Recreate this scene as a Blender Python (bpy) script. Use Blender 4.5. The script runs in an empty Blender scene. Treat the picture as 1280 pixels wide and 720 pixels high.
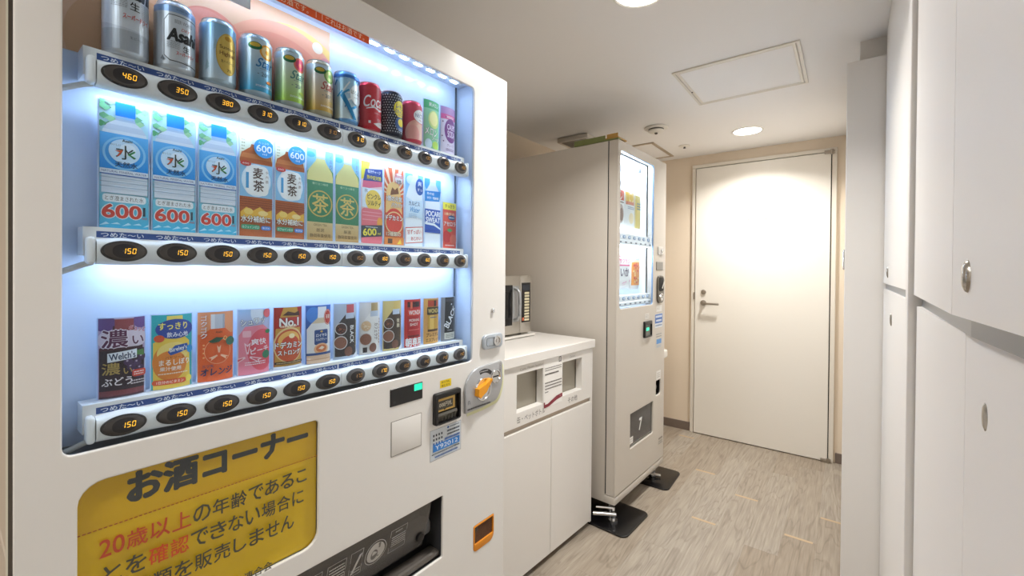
import bpy, bmesh, math, random
from mathutils import Vector, Matrix
random.seed(7)
scene = bpy.context.scene
COL = scene.collection

# ------------------------------------------------------------------ camera
YAW, PITCH, ROLL, FPX = 0.653643, -0.0071519, 0.0087017, 547.19
cf = Vector((-math.sin(YAW) * math.cos(PITCH), math.cos(YAW) * math.cos(PITCH), math.sin(PITCH)))
cr0 = Vector((math.cos(YAW), math.sin(YAW), 0)); cu0 = cr0.cross(cf)
cr = cr0 * math.cos(ROLL) + cu0 * math.sin(ROLL); cu = -cr0 * math.sin(ROLL) + cu0 * math.cos(ROLL)
cam_data = bpy.data.cameras.new('camera'); cam = bpy.data.objects.new('camera', cam_data); COL.objects.link(cam)
cam.matrix_world = Matrix(((cr.x, cu.x, -cf.x, 0), (cr.y, cu.y, -cf.y, 0), (cr.z, cu.z, -cf.z, 1.25), (0, 0, 0, 1)))
cam_data.sensor_width = 36; cam_data.lens = FPX / 1280 * 36; cam_data.shift_y = (340.6 - 360) / 1280
cam_data.clip_start = .02
scene.camera = cam
# ------------------------------------------------------------------ world, exposure, lamp strengths
world = bpy.data.worlds.new('world'); scene.world = world; world.use_nodes = True
world.node_tree.nodes['Background'].inputs[0].default_value = (.9, .92, 1, 1)
world.node_tree.nodes['Background'].inputs[1].default_value = .3
scene.view_settings.view_transform = 'Standard'; scene.view_settings.look = 'None'
scene.view_settings.gamma = 1; scene.view_settings.use_curve_mapping = False
scene.view_settings.exposure = 0.32
DOWNLIGHT_W = 11.0
LED_STRENGTH = 56.0
SNACK_LED = 60.0

# ------------------------------------------------------------------ materials
def lin(c):
    if isinstance(c, str):
        c = c.lstrip('#'); c = [int(c[i:i + 2], 16) / 255 for i in (0, 2, 4)]
    return tuple(x / 12.92 if x <= .04045 else ((x + .055) / 1.055) ** 2.4 for x in c[:3])
MATS = {}
def mat(name, color='#ffffff', rough=.5, metal=0., bump=0., bscale=200., var=0., spec=.5, emit=None, estr=0., coat=0.):
    if name in MATS: return MATS[name]
    m = bpy.data.materials.new(name); m.use_nodes = True; nt = m.node_tree; b = nt.nodes['Principled BSDF']
    c = lin(color)
    b.inputs['Base Color'].default_value = (*c, 1); b.inputs['Roughness'].default_value = rough
    b.inputs['Metallic'].default_value = metal; b.inputs['Specular IOR Level'].default_value = spec
    b.inputs['Coat Weight'].default_value = coat
    tc = nt.nodes.new('ShaderNodeTexCoord')
    if var:
        n = nt.nodes.new('ShaderNodeTexNoise'); n.inputs['Scale'].default_value = 3.; n.inputs['Detail'].default_value = 4
        nt.links.new(tc.outputs['Object'], n.inputs['Vector'])
        mx = nt.nodes.new('ShaderNodeMix'); mx.data_type = 'RGBA'
        mx.inputs['A'].default_value = (*[x * (1 - var) for x in c], 1); mx.inputs['B'].default_value = (*[min(1, x * (1 + var)) for x in c], 1)
        nt.links.new(n.outputs['Fac'], mx.inputs['Factor']); nt.links.new(mx.outputs['Result'], b.inputs['Base Color'])
    if bump:
        n = nt.nodes.new('ShaderNodeTexNoise'); n.inputs['Scale'].default_value = bscale; n.inputs['Detail'].default_value = 3
        nt.links.new(tc.outputs['Object'], n.inputs['Vector'])
        bp = nt.nodes.new('ShaderNodeBump'); bp.inputs['Strength'].default_value = bump; bp.inputs['Distance'].default_value = .001
        nt.links.new(n.outputs['Fac'], bp.inputs['Height']); nt.links.new(bp.outputs['Normal'], b.inputs['Normal'])
    if emit:
        b.inputs['Emission Color'].default_value = (*lin(emit), 1); b.inputs['Emission Strength'].default_value = estr
    MATS[name] = m; return m
def glass_mat(name, tint='#ffffff', gloss=.05, rough=.02):
    m = bpy.data.materials.new(name); m.use_nodes = True; nt = m.node_tree; nt.nodes.clear()
    o = nt.nodes.new('ShaderNodeOutputMaterial'); mx = nt.nodes.new('ShaderNodeMixShader')
    t = nt.nodes.new('ShaderNodeBsdfTransparent'); t.inputs[0].default_value = (*lin(tint), 1)
    g = nt.nodes.new('ShaderNodeBsdfGlossy'); g.inputs['Roughness'].default_value = rough
    f = nt.nodes.new('ShaderNodeLayerWeight'); f.inputs['Blend'].default_value = .5
    pw = nt.nodes.new('ShaderNodeMath'); pw.operation = 'POWER'; pw.inputs[1].default_value = 5.
    mu = nt.nodes.new('ShaderNodeMath'); mu.operation = 'MULTIPLY_ADD'; mu.inputs[1].default_value = .3; mu.inputs[2].default_value = gloss
    nt.links.new(f.outputs['Facing'], pw.inputs[0]); nt.links.new(pw.outputs[0], mu.inputs[0]); nt.links.new(mu.outputs[0], mx.inputs[0])
    nt.links.new(t.outputs[0], mx.inputs[1]); nt.links.new(g.outputs[0], mx.inputs[2]); nt.links.new(mx.outputs[0], o.inputs[0])
    MATS[name] = m; return m
def print_mat(name, rough=.35, metal=0.):
    m = bpy.data.materials.new(name); m.use_nodes = True; nt = m.node_tree; b = nt.nodes['Principled BSDF']
    a = nt.nodes.new('ShaderNodeVertexColor'); a.layer_name = 'ink'
    nt.links.new(a.outputs['Color'], b.inputs['Base Color'])
    b.inputs['Roughness'].default_value = rough; b.inputs['Metallic'].default_value = metal
    MATS[name] = m; return m
PRINT = print_mat('printed_card', .4); CANPRINT = print_mat('printed_metal', .3, .55)
WHITE_ENAMEL = mat('white_enamel', '#ecebe8', .2, bump=.04, bscale=600, spec=.5)
SNACK_ENAMEL = mat('grey_beige_enamel', '#cec7bd', .4, bump=.06, bscale=700)
BODY_BEIGE = mat('beige_steel', '#cfc3b4', .65, var=.04)
BLACK = mat('black_rubber', '#0b0b0b', .6)
DARK = mat('dark_plastic', '#161618', .3)
CHROME = mat('chrome', '#d8d8d8', .18, 1.)
STEEL = mat('brushed_steel', '#c4bfb6', .36, .9, bump=.15, bscale=300)
RAIL_WHITE = mat('rail_white_plastic', '#f6f4f0', .3)
GLASS = glass_mat('clear_glass', '#f6fbff', .018, .01)
def acrylic_mat(name, col, tint, op, rough=.18):
    m = bpy.data.materials.new(name); m.use_nodes = True; nt = m.node_tree; b = nt.nodes['Principled BSDF']
    b.inputs['Base Color'].default_value = (*lin(col), 1); b.inputs['Roughness'].default_value = rough
    t = nt.nodes.new('ShaderNodeBsdfTransparent'); t.inputs[0].default_value = (*lin(tint), 1); mx = nt.nodes.new('ShaderNodeMixShader'); mx.inputs[0].default_value = op
    nt.links.new(t.outputs[0], mx.inputs[1]); nt.links.new(b.outputs[0], mx.inputs[2]); nt.links.new(mx.outputs[0], nt.nodes['Material Output'].inputs[0])
    MATS[name] = m; return m
SMOKE = acrylic_mat('smoky_acrylic', '#83817f', '#c8c6c4', .5)

# ------------------------------------------------------------------ mesh helpers
class MB:
    def __init__(s): s.v = []; s.f = []; s.m = []
    def add(s, vs, fs, m=0):
        o = len(s.v); s.v += [tuple(p) for p in vs]; s.f += [tuple(i + o for i in f) for f in fs]; s.m += [m] * len(fs); return s
    def box(s, x0, x1, y0, y1, z0, z1, m=0):
        vs = [(x, y, z) for x in (x0, x1) for y in (y0, y1) for z in (z0, z1)]
        return s.add(vs, [(0, 1, 3, 2), (4, 6, 7, 5), (0, 4, 5, 1), (2, 3, 7, 6), (0, 2, 6, 4), (1, 5, 7, 3)], m)
    def rbox(s, x0, x1, y0, y1, z0, z1, r=.003, seg=2, m=0):
        bm = bmesh.new(); bmesh.ops.create_cube(bm, size=1)
        for v in bm.verts: v.co = ((x0 + x1) / 2 + v.co.x * (x1 - x0), (y0 + y1) / 2 + v.co.y * (y1 - y0), (z0 + z1) / 2 + v.co.z * (z1 - z0))
        bmesh.ops.bevel(bm, geom=bm.edges[:], offset=r, segments=seg, affect='EDGES', profile=.5)
        bm.verts.ensure_lookup_table(); bm.verts.index_update()
        s.add([v.co[:] for v in bm.verts], [[v.index for v in f.verts] for f in bm.faces], m); bm.free(); return s
    def cyl(s, p0, p1, r0, r1=None, n=20, m=0, caps=True):
        r1 = r0 if r1 is None else r1; p0 = Vector(p0); p1 = Vector(p1); d = (p1 - p0).normalized()
        a = d.orthogonal().normalized(); b = d.cross(a); vs = []
        for p, r in ((p0, r0), (p1, r1)):
            vs += [p + (a * math.cos(2 * math.pi * k / n) + b * math.sin(2 * math.pi * k / n)) * r for k in range(n)]
        fs = [(k, (k + 1) % n, n + (k + 1) % n, n + k) for k in range(n)]
        if caps: fs += [tuple(range(n))[::-1], tuple(range(n, 2 * n))]
        return s.add(vs, fs, m)
    def lathe(s, prof, c=(0, 0, 0), axis='z', n=32, m=0, sy=1.):
        vs = []; fs = []
        for r, h in prof:
            for k in range(n):
                a = 2 * math.pi * k / n; p = (r * math.cos(a), r * math.sin(a) * sy, h)
                if axis == 'x': p = (p[2], p[0], p[1])
                if axis == 'y': p = (p[1], p[2], p[0])
                vs.append((p[0] + c[0], p[1] + c[1], p[2] + c[2]))
        for i in range(len(prof) - 1):
            fs += [(i * n + k, i * n + (k + 1) % n, (i + 1) * n + (k + 1) % n, (i + 1) * n + k) for k in range(n)]
        fs += [tuple(range(n))[::-1], tuple(range((len(prof) - 1) * n, len(prof) * n))]
        return s.add(vs, fs, m)
    def tube(s, path, r, n=10, m=0):
        path = [Vector(p) for p in path]; vs = []; fs = []
        up = Vector((.123, .21, .97))
        for i, p in enumerate(path):
            d = (path[min(i + 1, len(path) - 1)] - path[max(i - 1, 0)]).normalized()
            a = (up - d * up.dot(d)).normalized() if abs(d.dot(up.normalized())) < .98 else d.orthogonal().normalized(); b = d.cross(a)
            vs += [p + (a * math.cos(2 * math.pi * k / n) + b * math.sin(2 * math.pi * k / n)) * r for k in range(n)]
        for i in range(len(path) - 1):
            fs += [(i * n + k, i * n + (k + 1) % n, (i + 1) * n + (k + 1) % n, (i + 1) * n + k) for k in range(n)]
        fs += [tuple(range(n))[::-1], tuple(range((len(path) - 1) * n, len(path) * n))]
        return s.add(vs, fs, m)
    def prism(s, poly, x0, x1, m=0):            # polygon in (y,z), extruded along x
        n = len(poly); vs = [(x0, y, z) for y, z in poly] + [(x1, y, z) for y, z in poly]
        fs = [tuple(range(n))[::-1], tuple(range(n, 2 * n))] + [(k, (k + 1) % n, n + (k + 1) % n, n + k) for k in range(n)]
        return s.add(vs, fs, m)
    def plate(s, outer, holes, x0, x1, bev=.001, m=0):   # (y,z) outline with holes, extruded in x
        cu_ = bpy.data.curves.new('tmp', 'CURVE'); cu_.dimensions = '2D'; cu_.fill_mode = 'BOTH'
        th = x1 - x0; cu_.bevel_depth = bev; cu_.bevel_resolution = 2; cu_.extrude = max(1e-5, th / 2 - bev); cu_.offset = -bev
        for pl in [outer] + list(holes):
            sp = cu_.splines.new('POLY'); sp.points.add(len(pl) - 1); sp.use_cyclic_u = True
            for q, (y, z) in zip(sp.points, pl): q.co = (y, z, 0, 1)
        ob = bpy.data.objects.new('tmp', cu_); COL.objects.link(ob)
        dg = bpy.context.evaluated_depsgraph_get(); me = bpy.data.meshes.new_from_object(ob.evaluated_get(dg))
        xm = (x0 + x1) / 2
        s.add([(xm + v.co.z, v.co.x, v.co.y) for v in me.vertices], [tuple(p.vertices) for p in me.polygons], m)
        bpy.data.objects.remove(ob); bpy.data.curves.remove(cu_); bpy.data.meshes.remove(me); return s
    def shift(s, dx, dy, dz): s.v = [(x + dx, y + dy, z + dz) for x, y, z in s.v]; return s
    def mesh(s, name, mats, smooth=35):
        me = bpy.data.meshes.new(name); me.from_pydata(s.v, [], s.f)
        for mm in (mats if isinstance(mats, (list, tuple)) else [mats]): me.materials.append(mm)
        me.polygons.foreach_set('material_index', s.m)
        bm = bmesh.new(); bm.from_mesh(me); bmesh.ops.remove_doubles(bm, verts=bm.verts, dist=1e-6)
        bmesh.ops.recalc_face_normals(bm, faces=bm.faces); bm.to_mesh(me); bm.free()
        if smooth:
            me.shade_smooth(); me.set_sharp_from_angle(angle=math.radians(smooth))
        return me
    def build(s, name, mats, parent=None, loc=(0, 0, 0), smooth=35, **kw):
        return link(name, s.mesh(name, mats, smooth), parent, loc, **kw)
def link(name, me, parent=None, loc=(0, 0, 0), rz=0, **kw):
    o = bpy.data.objects.new(name, me); COL.objects.link(o); o.parent = parent; o.location = loc; o.rotation_euler = (0, 0, rz)
    tag(o, **kw); return o
def tag(o, label=None, cat=None, group=None, kind=None):
    for k, v in (('label', label), ('category', cat), ('group', group), ('kind', kind)):
        if v: o[k] = v
    return o
def empty(name, loc, rz=0, **kw):
    o = bpy.data.objects.new(name, None); COL.objects.link(o); o.location = loc; o.rotation_euler = (0, 0, rz); o.empty_display_size = .05
    return tag(o, **kw)
def copy_tree(o, parent=None):
    c = o.copy(); COL.objects.link(c); c.parent = parent
    for ch in o.children: copy_tree(ch, c)
    return c
def rrect(y0, y1, z0, z1, r=.01, n=5, rs=None):
    rs = rs or (r, r, r, r); out = []       # corners: bottom-left, bottom-right, top-right, top-left
    for (cy, cz, a0, rr) in ((y0, z0, 180, rs[0]), (y1, z0, 270, rs[1]), (y1, z1, 0, rs[2]), (y0, z1, 90, rs[3])):
        if rr <= 0: out.append((cy, cz)); continue
        oy = cy + rr if cy == y0 else cy - rr; oz = cz + rr if cz == z0 else cz - rr
        for k in range(n + 1):
            a = math.radians(a0 + 90 * k / n); out.append((oy + rr * math.cos(a), oz + rr * math.sin(a)))
    return out
def ellipse(cy, cz, ry, rz, n=28): return [(cy + ry * math.cos(2 * math.pi * k / n), cz + rz * math.sin(2 * math.pi * k / n)) for k in range(n)]

# ------------------------------------------------------------------ flat print (ink shapes and lettering laid on a card)
TX = {}
def text_tris(st, res=1):
    key = (st, res)
    if key not in TX:
        c = bpy.data.curves.new('tmp', 'FONT'); c.body = st; c.resolution_u = res
        ob = bpy.data.objects.new('tmp', c); COL.objects.link(ob)
        dg = bpy.context.evaluated_depsgraph_get(); me = bpy.data.meshes.new_from_object(ob.evaluated_get(dg))
        me.calc_loop_triangles(); V = [(v.co.x, v.co.y) for v in me.vertices]
        tr = [[V[i] for i in t.vertices] for t in me.loop_triangles]
        bpy.data.objects.remove(ob); bpy.data.curves.remove(c); bpy.data.meshes.remove(me)
        xs = [p[0] for t in tr for p in t] or [0, 1]; ys = [p[1] for t in tr for p in t] or [0, 1]
        TX[key] = (tr, min(xs), max(xs), min(ys), max(ys))
    return TX[key]
SEG = {'0': 'abcdef', '1': 'bc', '2': 'abged', '3': 'abgcd', '4': 'fgbc', '5': 'afgcd', '6': 'afgedc', '7': 'abc', '8': 'abcdefg', '9': 'abcdfg'}
class PR:
    """Print: coloured shapes in (s,t) on a flat or cylindrical face looking along +x."""
    def __init__(s, R=None, ds=.004, step=7e-5): s.R = R; s.ds = ds; s.step = step; s.n = 0; s.v = []; s.f = []; s.c = []; s.clip = None
    def _pt(s, a, t, d):
        if s.R is None: return (d, a, t)
        an = a / s.R; return ((s.R + d) * math.cos(an) - s.R, (s.R + d) * math.sin(an), t)
    def _poly(s, P, col, d):
        if len(P) < 3: return
        o = len(s.v); s.v += [s._pt(a, t, d) for a, t in P]; s.f.append(tuple(range(o, o + len(P))))
        if callable(col): s.c += [col(a, t) for a, t in P]
        else: s.c += [col] * len(P)
    @staticmethod
    def _half(P, ax, v, sg):
        out = []
        for i in range(len(P)):
            p, q = P[i], P[(i + 1) % len(P)]; dp = (p[ax] - v) * sg; dq = (q[ax] - v) * sg
            if dp >= 0: out.append(p)
            if (dp > 0 > dq) or (dp < 0 < dq):
                k = dp / (dp - dq); out.append((p[0] + (q[0] - p[0]) * k, p[1] + (q[1] - p[1]) * k))
        return out
    def polys(s, L, col):
        s.n += 1; d = s.n * s.step
        if isinstance(col, tuple) and col[0] == 'v':
            c0, c1, t0, t1 = lin(col[1]), lin(col[2]), col[3], col[4]
            col = lambda a, t: tuple(c0[i] + (c1[i] - c0[i]) * max(0, min(1, (t - t0) / (t1 - t0))) for i in range(3))
        elif not callable(col): col = lin(col)
        for P in L:
            if s.clip:
                for ax, v, sg in ((0, s.clip[0], 1), (0, s.clip[1], -1), (1, s.clip[2], 1), (1, s.clip[3], -1)):
                    if len(P) >= 3: P = s._half(P, ax, v, sg)
                if len(P) < 3: continue
            if s.R is None: s._poly(P, col, d); continue
            k0 = math.floor(min(p[0] for p in P) / s.ds); k1 = math.floor((max(p[0] for p in P) - 1e-9) / s.ds)
            if k0 == k1: s._poly(P, col, d); continue
            for k in range(k0, k1 + 1):
                Q = s._half(P, 0, k * s.ds, 1)
                if len(Q) >= 3: Q = s._half(Q, 0, (k + 1) * s.ds, -1)
                s._poly(Q, col, d)
        return s
    def rect(s, a0, a1, t0, t1, col): return s.polys([[(a0, t0), (a1, t0), (a1, t1), (a0, t1)]], col)
    def poly(s, P, col): return s.polys([P], col)
    def ell(s, a, t, ra, rt, col, n=24): return s.polys([ellipse(a, t, ra, rt, n)], col)
    def rr(s, a0, a1, t0, t1, r, col): return s.polys([rrect(a0, a1, t0, t1, r, 4)], col)
    def ring(s, a, t, ra, rt, w, col, n=32, a0=0, a1=360):
        L = []
        for k in range(n):
            u = math.radians(a0 + (a1 - a0) * k / n); v = math.radians(a0 + (a1 - a0) * (k + 1) / n)
            L.append([(a + (ra - w) * math.cos(u), t + (rt - w) * math.sin(u)), (a + ra * math.cos(u), t + rt * math.sin(u)), (a + ra * math.cos(v), t + rt * math.sin(v)), (a + (ra - w) * math.cos(v), t + (rt - w) * math.sin(v))])
        return s.polys(L, col)
    def text(s, st, a, t, w, h, col, bold=.0, oc=None, ob=.05, rot=0, shear=0):
        """lettering fitted to a w x h box centred on (a,t); oc = outline ink"""
        tr, x0, x1, y0, y1 = text_tris(st, 4 if ord(max(st)) < 0x250 else 2)
        kx = w / max(1e-6, x1 - x0); ky = h / max(1e-6, y1 - y0); mx = (x0 + x1) / 2; my = (y0 + y1) / 2
        cr_, sr_ = math.cos(math.radians(rot)), math.sin(math.radians(rot))
        def F(p, dx, dy):
            x = (p[0] - mx) * kx + dx; y = (p[1] - my) * ky + dy; x += y * shear
            return (a + x * cr_ - y * sr_, t + x * sr_ + y * cr_)
        e = min(abs(kx), abs(ky)) * .75              # heavier strokes: the same letters struck several times, slightly apart
        for c, b, n in (((oc, bold * .7 + ob, 6),) if oc else ()) + ((col, bold * .7, 8 if bold > .05 else 4 if bold > .025 else 1),):
            off = [(0, 0)] if n == 1 else [(b * e * math.cos(2 * math.pi * (k + .5) / n), b * e * math.sin(2 * math.pi * (k + .5) / n)) for k in range(n)]
            for k, (dx, dy) in enumerate(off):
                if k: s.n -= .7
                s.polys([[F(p, dx, dy) for p in T] for T in tr], c)
        return s
    def lines(s, a0, a1, t0, t1, n, col, k=.45):          # small print too fine to read
        for i in range(n):
            t = t1 - (t1 - t0) * (i + .5) / n; hh = (t1 - t0) / n * k / 2; x = a0
            L = []
            rnd = random.Random(i * 31 + int(a0 * 9e4))
            while x < a1 - .0008:
                w = rnd.uniform(.0012, .0035); L.append([(x, t - hh), (min(a1, x + w), t - hh), (min(a1, x + w), t + hh), (x, t + hh)]); x += w + .0007
            s.polys(L, col)
        return s
    def seg7(s, st, a, t, w, h, col, gap=.35, th=.14, sk=.12):
        n = len(st); cw = w / (n + gap * (n - 1)); L = []
        for i, ch in enumerate(st):
            x0 = a - w / 2 + i * cw * (1 + gap); x1 = x0 + cw; y0 = t - h / 2; y1 = t + h / 2; ym = t; k = h * th
            R_ = {'a': (x0 + k * .6, x1 - k * .6, y1 - k, y1), 'd': (x0 + k * .6, x1 - k * .6, y0, y0 + k), 'g': (x0 + k * .6, x1 - k * .6, ym - k / 2, ym + k / 2),
                  'f': (x0, x0 + k, ym + k * .4, y1 - k * .5), 'b': (x1 - k, x1, ym + k * .4, y1 - k * .5), 'e': (x0, x0 + k, y0 + k * .5, ym - k * .4), 'c': (x1 - k, x1, y0 + k * .5, ym - k * .4)}
            for sg in SEG.get(ch, ''):
                u0, u1, v0, v1 = R_[sg]; L.append([(u0 + (v0 - t) * sk, v0), (u1 + (v0 - t) * sk, v0), (u1 + (v1 - t) * sk, v1), (u0 + (v1 - t) * sk, v1)])
        return s.polys(L, col)
    def mesh(s, name, m=None):
        me = bpy.data.meshes.new(name); me.from_pydata(s.v, [], s.f); me.materials.append(m or PRINT)
        at = me.color_attributes.new('ink', 'FLOAT_COLOR', 'POINT')
        at.data.foreach_set('color', [x for c in s.c for x in (*c, 1.)])
        return me
    def build(s, name, parent=None, loc=(0, 0, 0), m=None, **kw): return link(name, s.mesh(name, m), parent, loc, **kw)

# ------------------------------------------------------------------ the room
WL, WF, WB, WR, H = -1.745, 3.569, -1.7, .78, 2.14
WALL = mat('cream_wallpaper', '#ecdcc6', .8, bump=.25, bscale=900, var=.02)
CEIL = mat('ceiling_white', '#f3f1ef', .85, bump=.2, bscale=700)
WHITE_WALL = mat('white_wall', '#e9e5df', .7, bump=.15, bscale=800)
def floor_material():
    m = bpy.data.materials.new('washed_oak_plank'); m.use_nodes = True; nt = m.node_tree; b = nt.nodes['Principled BSDF']; L = nt.links.new
    tc = nt.nodes.new('ShaderNodeTexCoord'); oi = nt.nodes.new('ShaderNodeObjectInfo')
    off = nt.nodes.new('ShaderNodeVectorMath'); off.operation = 'MULTIPLY_ADD'; off.inputs[1].default_value = (1, 1, 1)
    sc = nt.nodes.new('ShaderNodeCombineXYZ')
    mm = nt.nodes.new('ShaderNodeMath'); mm.operation = 'MULTIPLY'; mm.inputs[1].default_value = 37.
    L(oi.outputs['Random'], mm.inputs[0]); L(mm.outputs[0], sc.inputs[0]); L(mm.outputs[0], sc.inputs[1])
    L(tc.outputs['Object'], off.inputs[0]); L(sc.outputs[0], off.inputs[2])
    mp = nt.nodes.new('ShaderNodeMapping'); mp.inputs['Scale'].default_value = (8, .9, 1); L(off.outputs[0], mp.inputs[0])
    n1 = nt.nodes.new('ShaderNodeTexNoise'); n1.inputs['Scale'].default_value = 1.5; n1.inputs['Detail'].default_value = 2; n1.inputs['Distortion'].default_value = .8; L(mp.outputs[0], n1.inputs['Vector'])
    w = nt.nodes.new('ShaderNodeMath'); w.operation = 'MULTIPLY'; w.inputs[1].default_value = 48.; L(n1.outputs['Fac'], w.inputs[0])
    sn = nt.nodes.new('ShaderNodeMath'); sn.operation = 'SINE'; L(w.outputs[0], sn.inputs[0])
    mp2 = nt.nodes.new('ShaderNodeMapping'); mp2.inputs['Scale'].default_value = (120, 6, 1); L(off.outputs[0], mp2.inputs[0])
    n2 = nt.nodes.new('ShaderNodeTexNoise'); n2.inputs['Scale'].default_value = 1.; n2.inputs['Detail'].default_value = 5; L(mp2.outputs[0], n2.inputs['Vector'])
    r1 = nt.nodes.new('ShaderNodeValToRGB'); e = r1.color_ramp.elements
    e[0].position = .02; e[0].color = (*lin('#81776a'), 1); e[1].position = .95; e[1].color = (*lin('#c0b6a8'), 1)
    ad = nt.nodes.new('ShaderNodeMath'); ad.operation = 'MULTIPLY_ADD'; ad.inputs[1].default_value = -.42; mxn = nt.nodes.new('ShaderNodeMath'); mxn.operation = 'SUBTRACT'; mxn.inputs[1].default_value = .55; mxn.use_clamp = True; L(sn.outputs[0], mxn.inputs[0]); L(mxn.outputs[0], ad.inputs[0]); L(n2.outputs['Fac'], ad.inputs[2]); L(ad.outputs[0], r1.inputs[0])
    tint = nt.nodes.new('ShaderNodeMix'); tint.data_type = 'RGBA'; tint.blend_type = 'MULTIPLY'; tint.inputs['Factor'].default_value = 1
    r2 = nt.nodes.new('ShaderNodeValToRGB'); q = r2.color_ramp.elements; q[0].color = (*lin('#e6ddd2'), 1); q[1].color = (*lin('#ffffff'), 1); L(oi.outputs['Random'], r2.inputs[0])
    L(r1.outputs[0], tint.inputs['A']); L(r2.outputs[0], tint.inputs['B']); L(tint.outputs['Result'], b.inputs['Base Color'])
    b.inputs['Roughness'].default_value = .48
    bp = nt.nodes.new('ShaderNodeBump'); bp.inputs['Strength'].default_value = .12; bp.inputs['Distance'].default_value = .001; L(ad.outputs[0], bp.inputs['Height']); L(bp.outputs[0], b.inputs['Normal'])
    return m
FLOORM = floor_material()
floor = MB().box(WL - .1, WR + .1, WB - .1, WF + .1, -.1, -.0031).build('floor', mat('subfloor', '#9a9080', .9), kind='structure')
PW, PL = .13, .914
pm = MB().rbox(0, PW - .0002, 0, PL - .0002, -.003, 0, .0002, 1).mesh('plank', FLOORM, 0)
ends = {-5: 2.895, -3: 2.705, -4: 2.322, -1: 2.443, 0: 2.722, -2: 3.15}     # measured plank joints, by column
i0 = math.floor((WL + .1) / PW) - 1
for i in range(i0, 7):
    x = -.1 + PW * i
    if x + PW < WL or x > WR: continue
    e0 = ends.get(i - 0, None); e0 = e0 if e0 is not None else random.uniform(2.1, 2.95)
    y = e0 - PL * 5
    while y < WF:
        if y + PL > WB:
            if y + PL <= WF + .05 and y >= WB - .05: link('plank', pm, floor, (x, y, 0))
            else:
                ya, yb = max(y, WB), min(y + PL, WF)
                MB().rbox(0, PW - .0002, 0, yb - ya - .0002, -.003, 0, .0002, 1).build('plank', FLOORM, floor, (x, ya, 0), smooth=0)
        y += PL
FILL = mat('tan_joint_filler', '#bda483', .6)
fm = MB().rbox(0, PW * .86, -.0085, .0085, -.001, .0004, .0003, 1).mesh('joint_filler', FILL, 0)
for i, y in ((-5, 2.895), (-3, 2.705), (-4, 2.322), (-1, 2.443), (0, 2.722), (-7, 3.42)):
    link('joint_filler', fm, floor, (-.1 + PW * i + .006, y, 0))
MB().box(WL - .1, WR + .1, WB - .1, WF + .1, H, H + .1).build('ceiling', CEIL, kind='structure', smooth=0)
MB().box(WL - .1, WL, WB - .1, WF + .1, 0, H).build('wall_left', WALL, kind='structure', smooth=0)
MB().box(WL, WR, WF, WF + .1, 0, H).build('wall_far', WALL, kind='structure', smooth=0)
MB().box(WR, WR + .1, WB - .1, WF + .1, 0, H).build('wall_right', WHITE_WALL, kind='structure', smooth=0)
MB().box(WL, WR, WB - .1, WB, 0, H).build('wall_back', WHITE_WALL, kind='structure', smooth=0)
# short return of the right wall above and behind the tall cabinet
MB().box(.03, WR, 2.16, WF, 0, H).build('wall_return', WHITE_WALL, kind='structure', smooth=0)
BASE = mat('brown_baseboard', '#786a60', .55)
MB().rbox(WL, -.966, WF - .008, WF, 0, .066, .002, 1).build('baseboard_far', BASE, kind='structure')
MB().rbox(-.05, .03, WF - .008, WF, 0, .066, .002, 1).build('baseboard_far_right', BASE, kind='structure')
MB().rbox(WL, WL + .008, 2.72, WF - .008, 0, .066, .002, 1).build('baseboard_left', BASE, kind='structure')

# door in the far wall
FR = mat('door_frame_paint', '#e9e2d5', .4); DOORM = mat('door_white', '#f1ece2', .42, bump=.05, bscale=500)
fr = MB()
fr.rbox(-.962, -.936, WF - .022, WF, 0, 2.0395, .002, 1); fr.rbox(-.0865, -.060, WF - .022, WF, 0, 2.0395, .002, 1); fr.rbox(-.962, -.060, WF - .022, WF, 2.04, 2.066, .002, 1)
fr.build('trim_1', FR, kind='structure')
door = empty('door_1', (-.51, WF - .02, 0), kind='structure')
def dl(b): return b.shift(.51, -(WF - .02), 0)
dl(MB().rbox(-.931, -.092, WF - .030, WF - .001, .006, 2.034, .0015, 1)).build('door_leaf', DOORM, door)
dl(MB().box(-.94, -.085, WF - .010, WF - .0005, .0005, 2.042)).build('shadow_gap', mat('door_gap', '#3a352e', .8), door, smooth=0)
yd = WF - .030
lv = MB().lathe([(.019, 0), (.021, .003), (.021, .010), (.016, .012), (.009, .013), (.009, .034)], (0, 0, 0), 'z', 24)
lv.v = [(x, -z, y) for x, y, z in lv.v]
lv.shift(-.868, yd, 1.008); lv.rbox(-.876, -.752, yd - .046, yd - .034, .996, 1.012, .004, 2)
dl(lv).build('lever_handle', mat('satin_nickel', '#a9a196', .35, .9), door)
lk = MB().lathe([(.016, 0), (.018, .002), (.018, .009), (.014, .011), (.007, .0112), (.007, .014)], (0, 0, 0), 'z', 24); lk.v = [(x, -z, y) for x, y, z in lk.v]
lk.shift(-.868, yd, 1.09); dl(lk).build('lock_cylinder', mat('satin_nickel'), door)
dl(MB().rbox(-.945, -.934, WF - .027, WF - .015, 1.03, 1.085, .001, 1)).build('strike_plate', mat('satin_nickel'), door)
for z in (2.036, .012):
    hb = MB().rbox(-.128, -.072, yd - .012, yd + .012, z - .011, z + .011, .003, 2); hb.cyl((-.088, yd - .008, z - .016), (-.088, yd - .008, z + .016), .009, n=16)
    dl(hb).build('pivot_hinge', mat('satin_nickel'), door)
p = PR(); p.text('PRIVATE', 0, 0, .122, .020, '#857f74')
me = p.mesh('door_lettering'); me.transform(Matrix(((0, 1, 0, 0), (-1, 0, 0, 0), (0, 0, 1, 0), (0, 0, 0, 1))))
link('door_lettering', me, door, (0, -.0101, 1.622))

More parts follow.
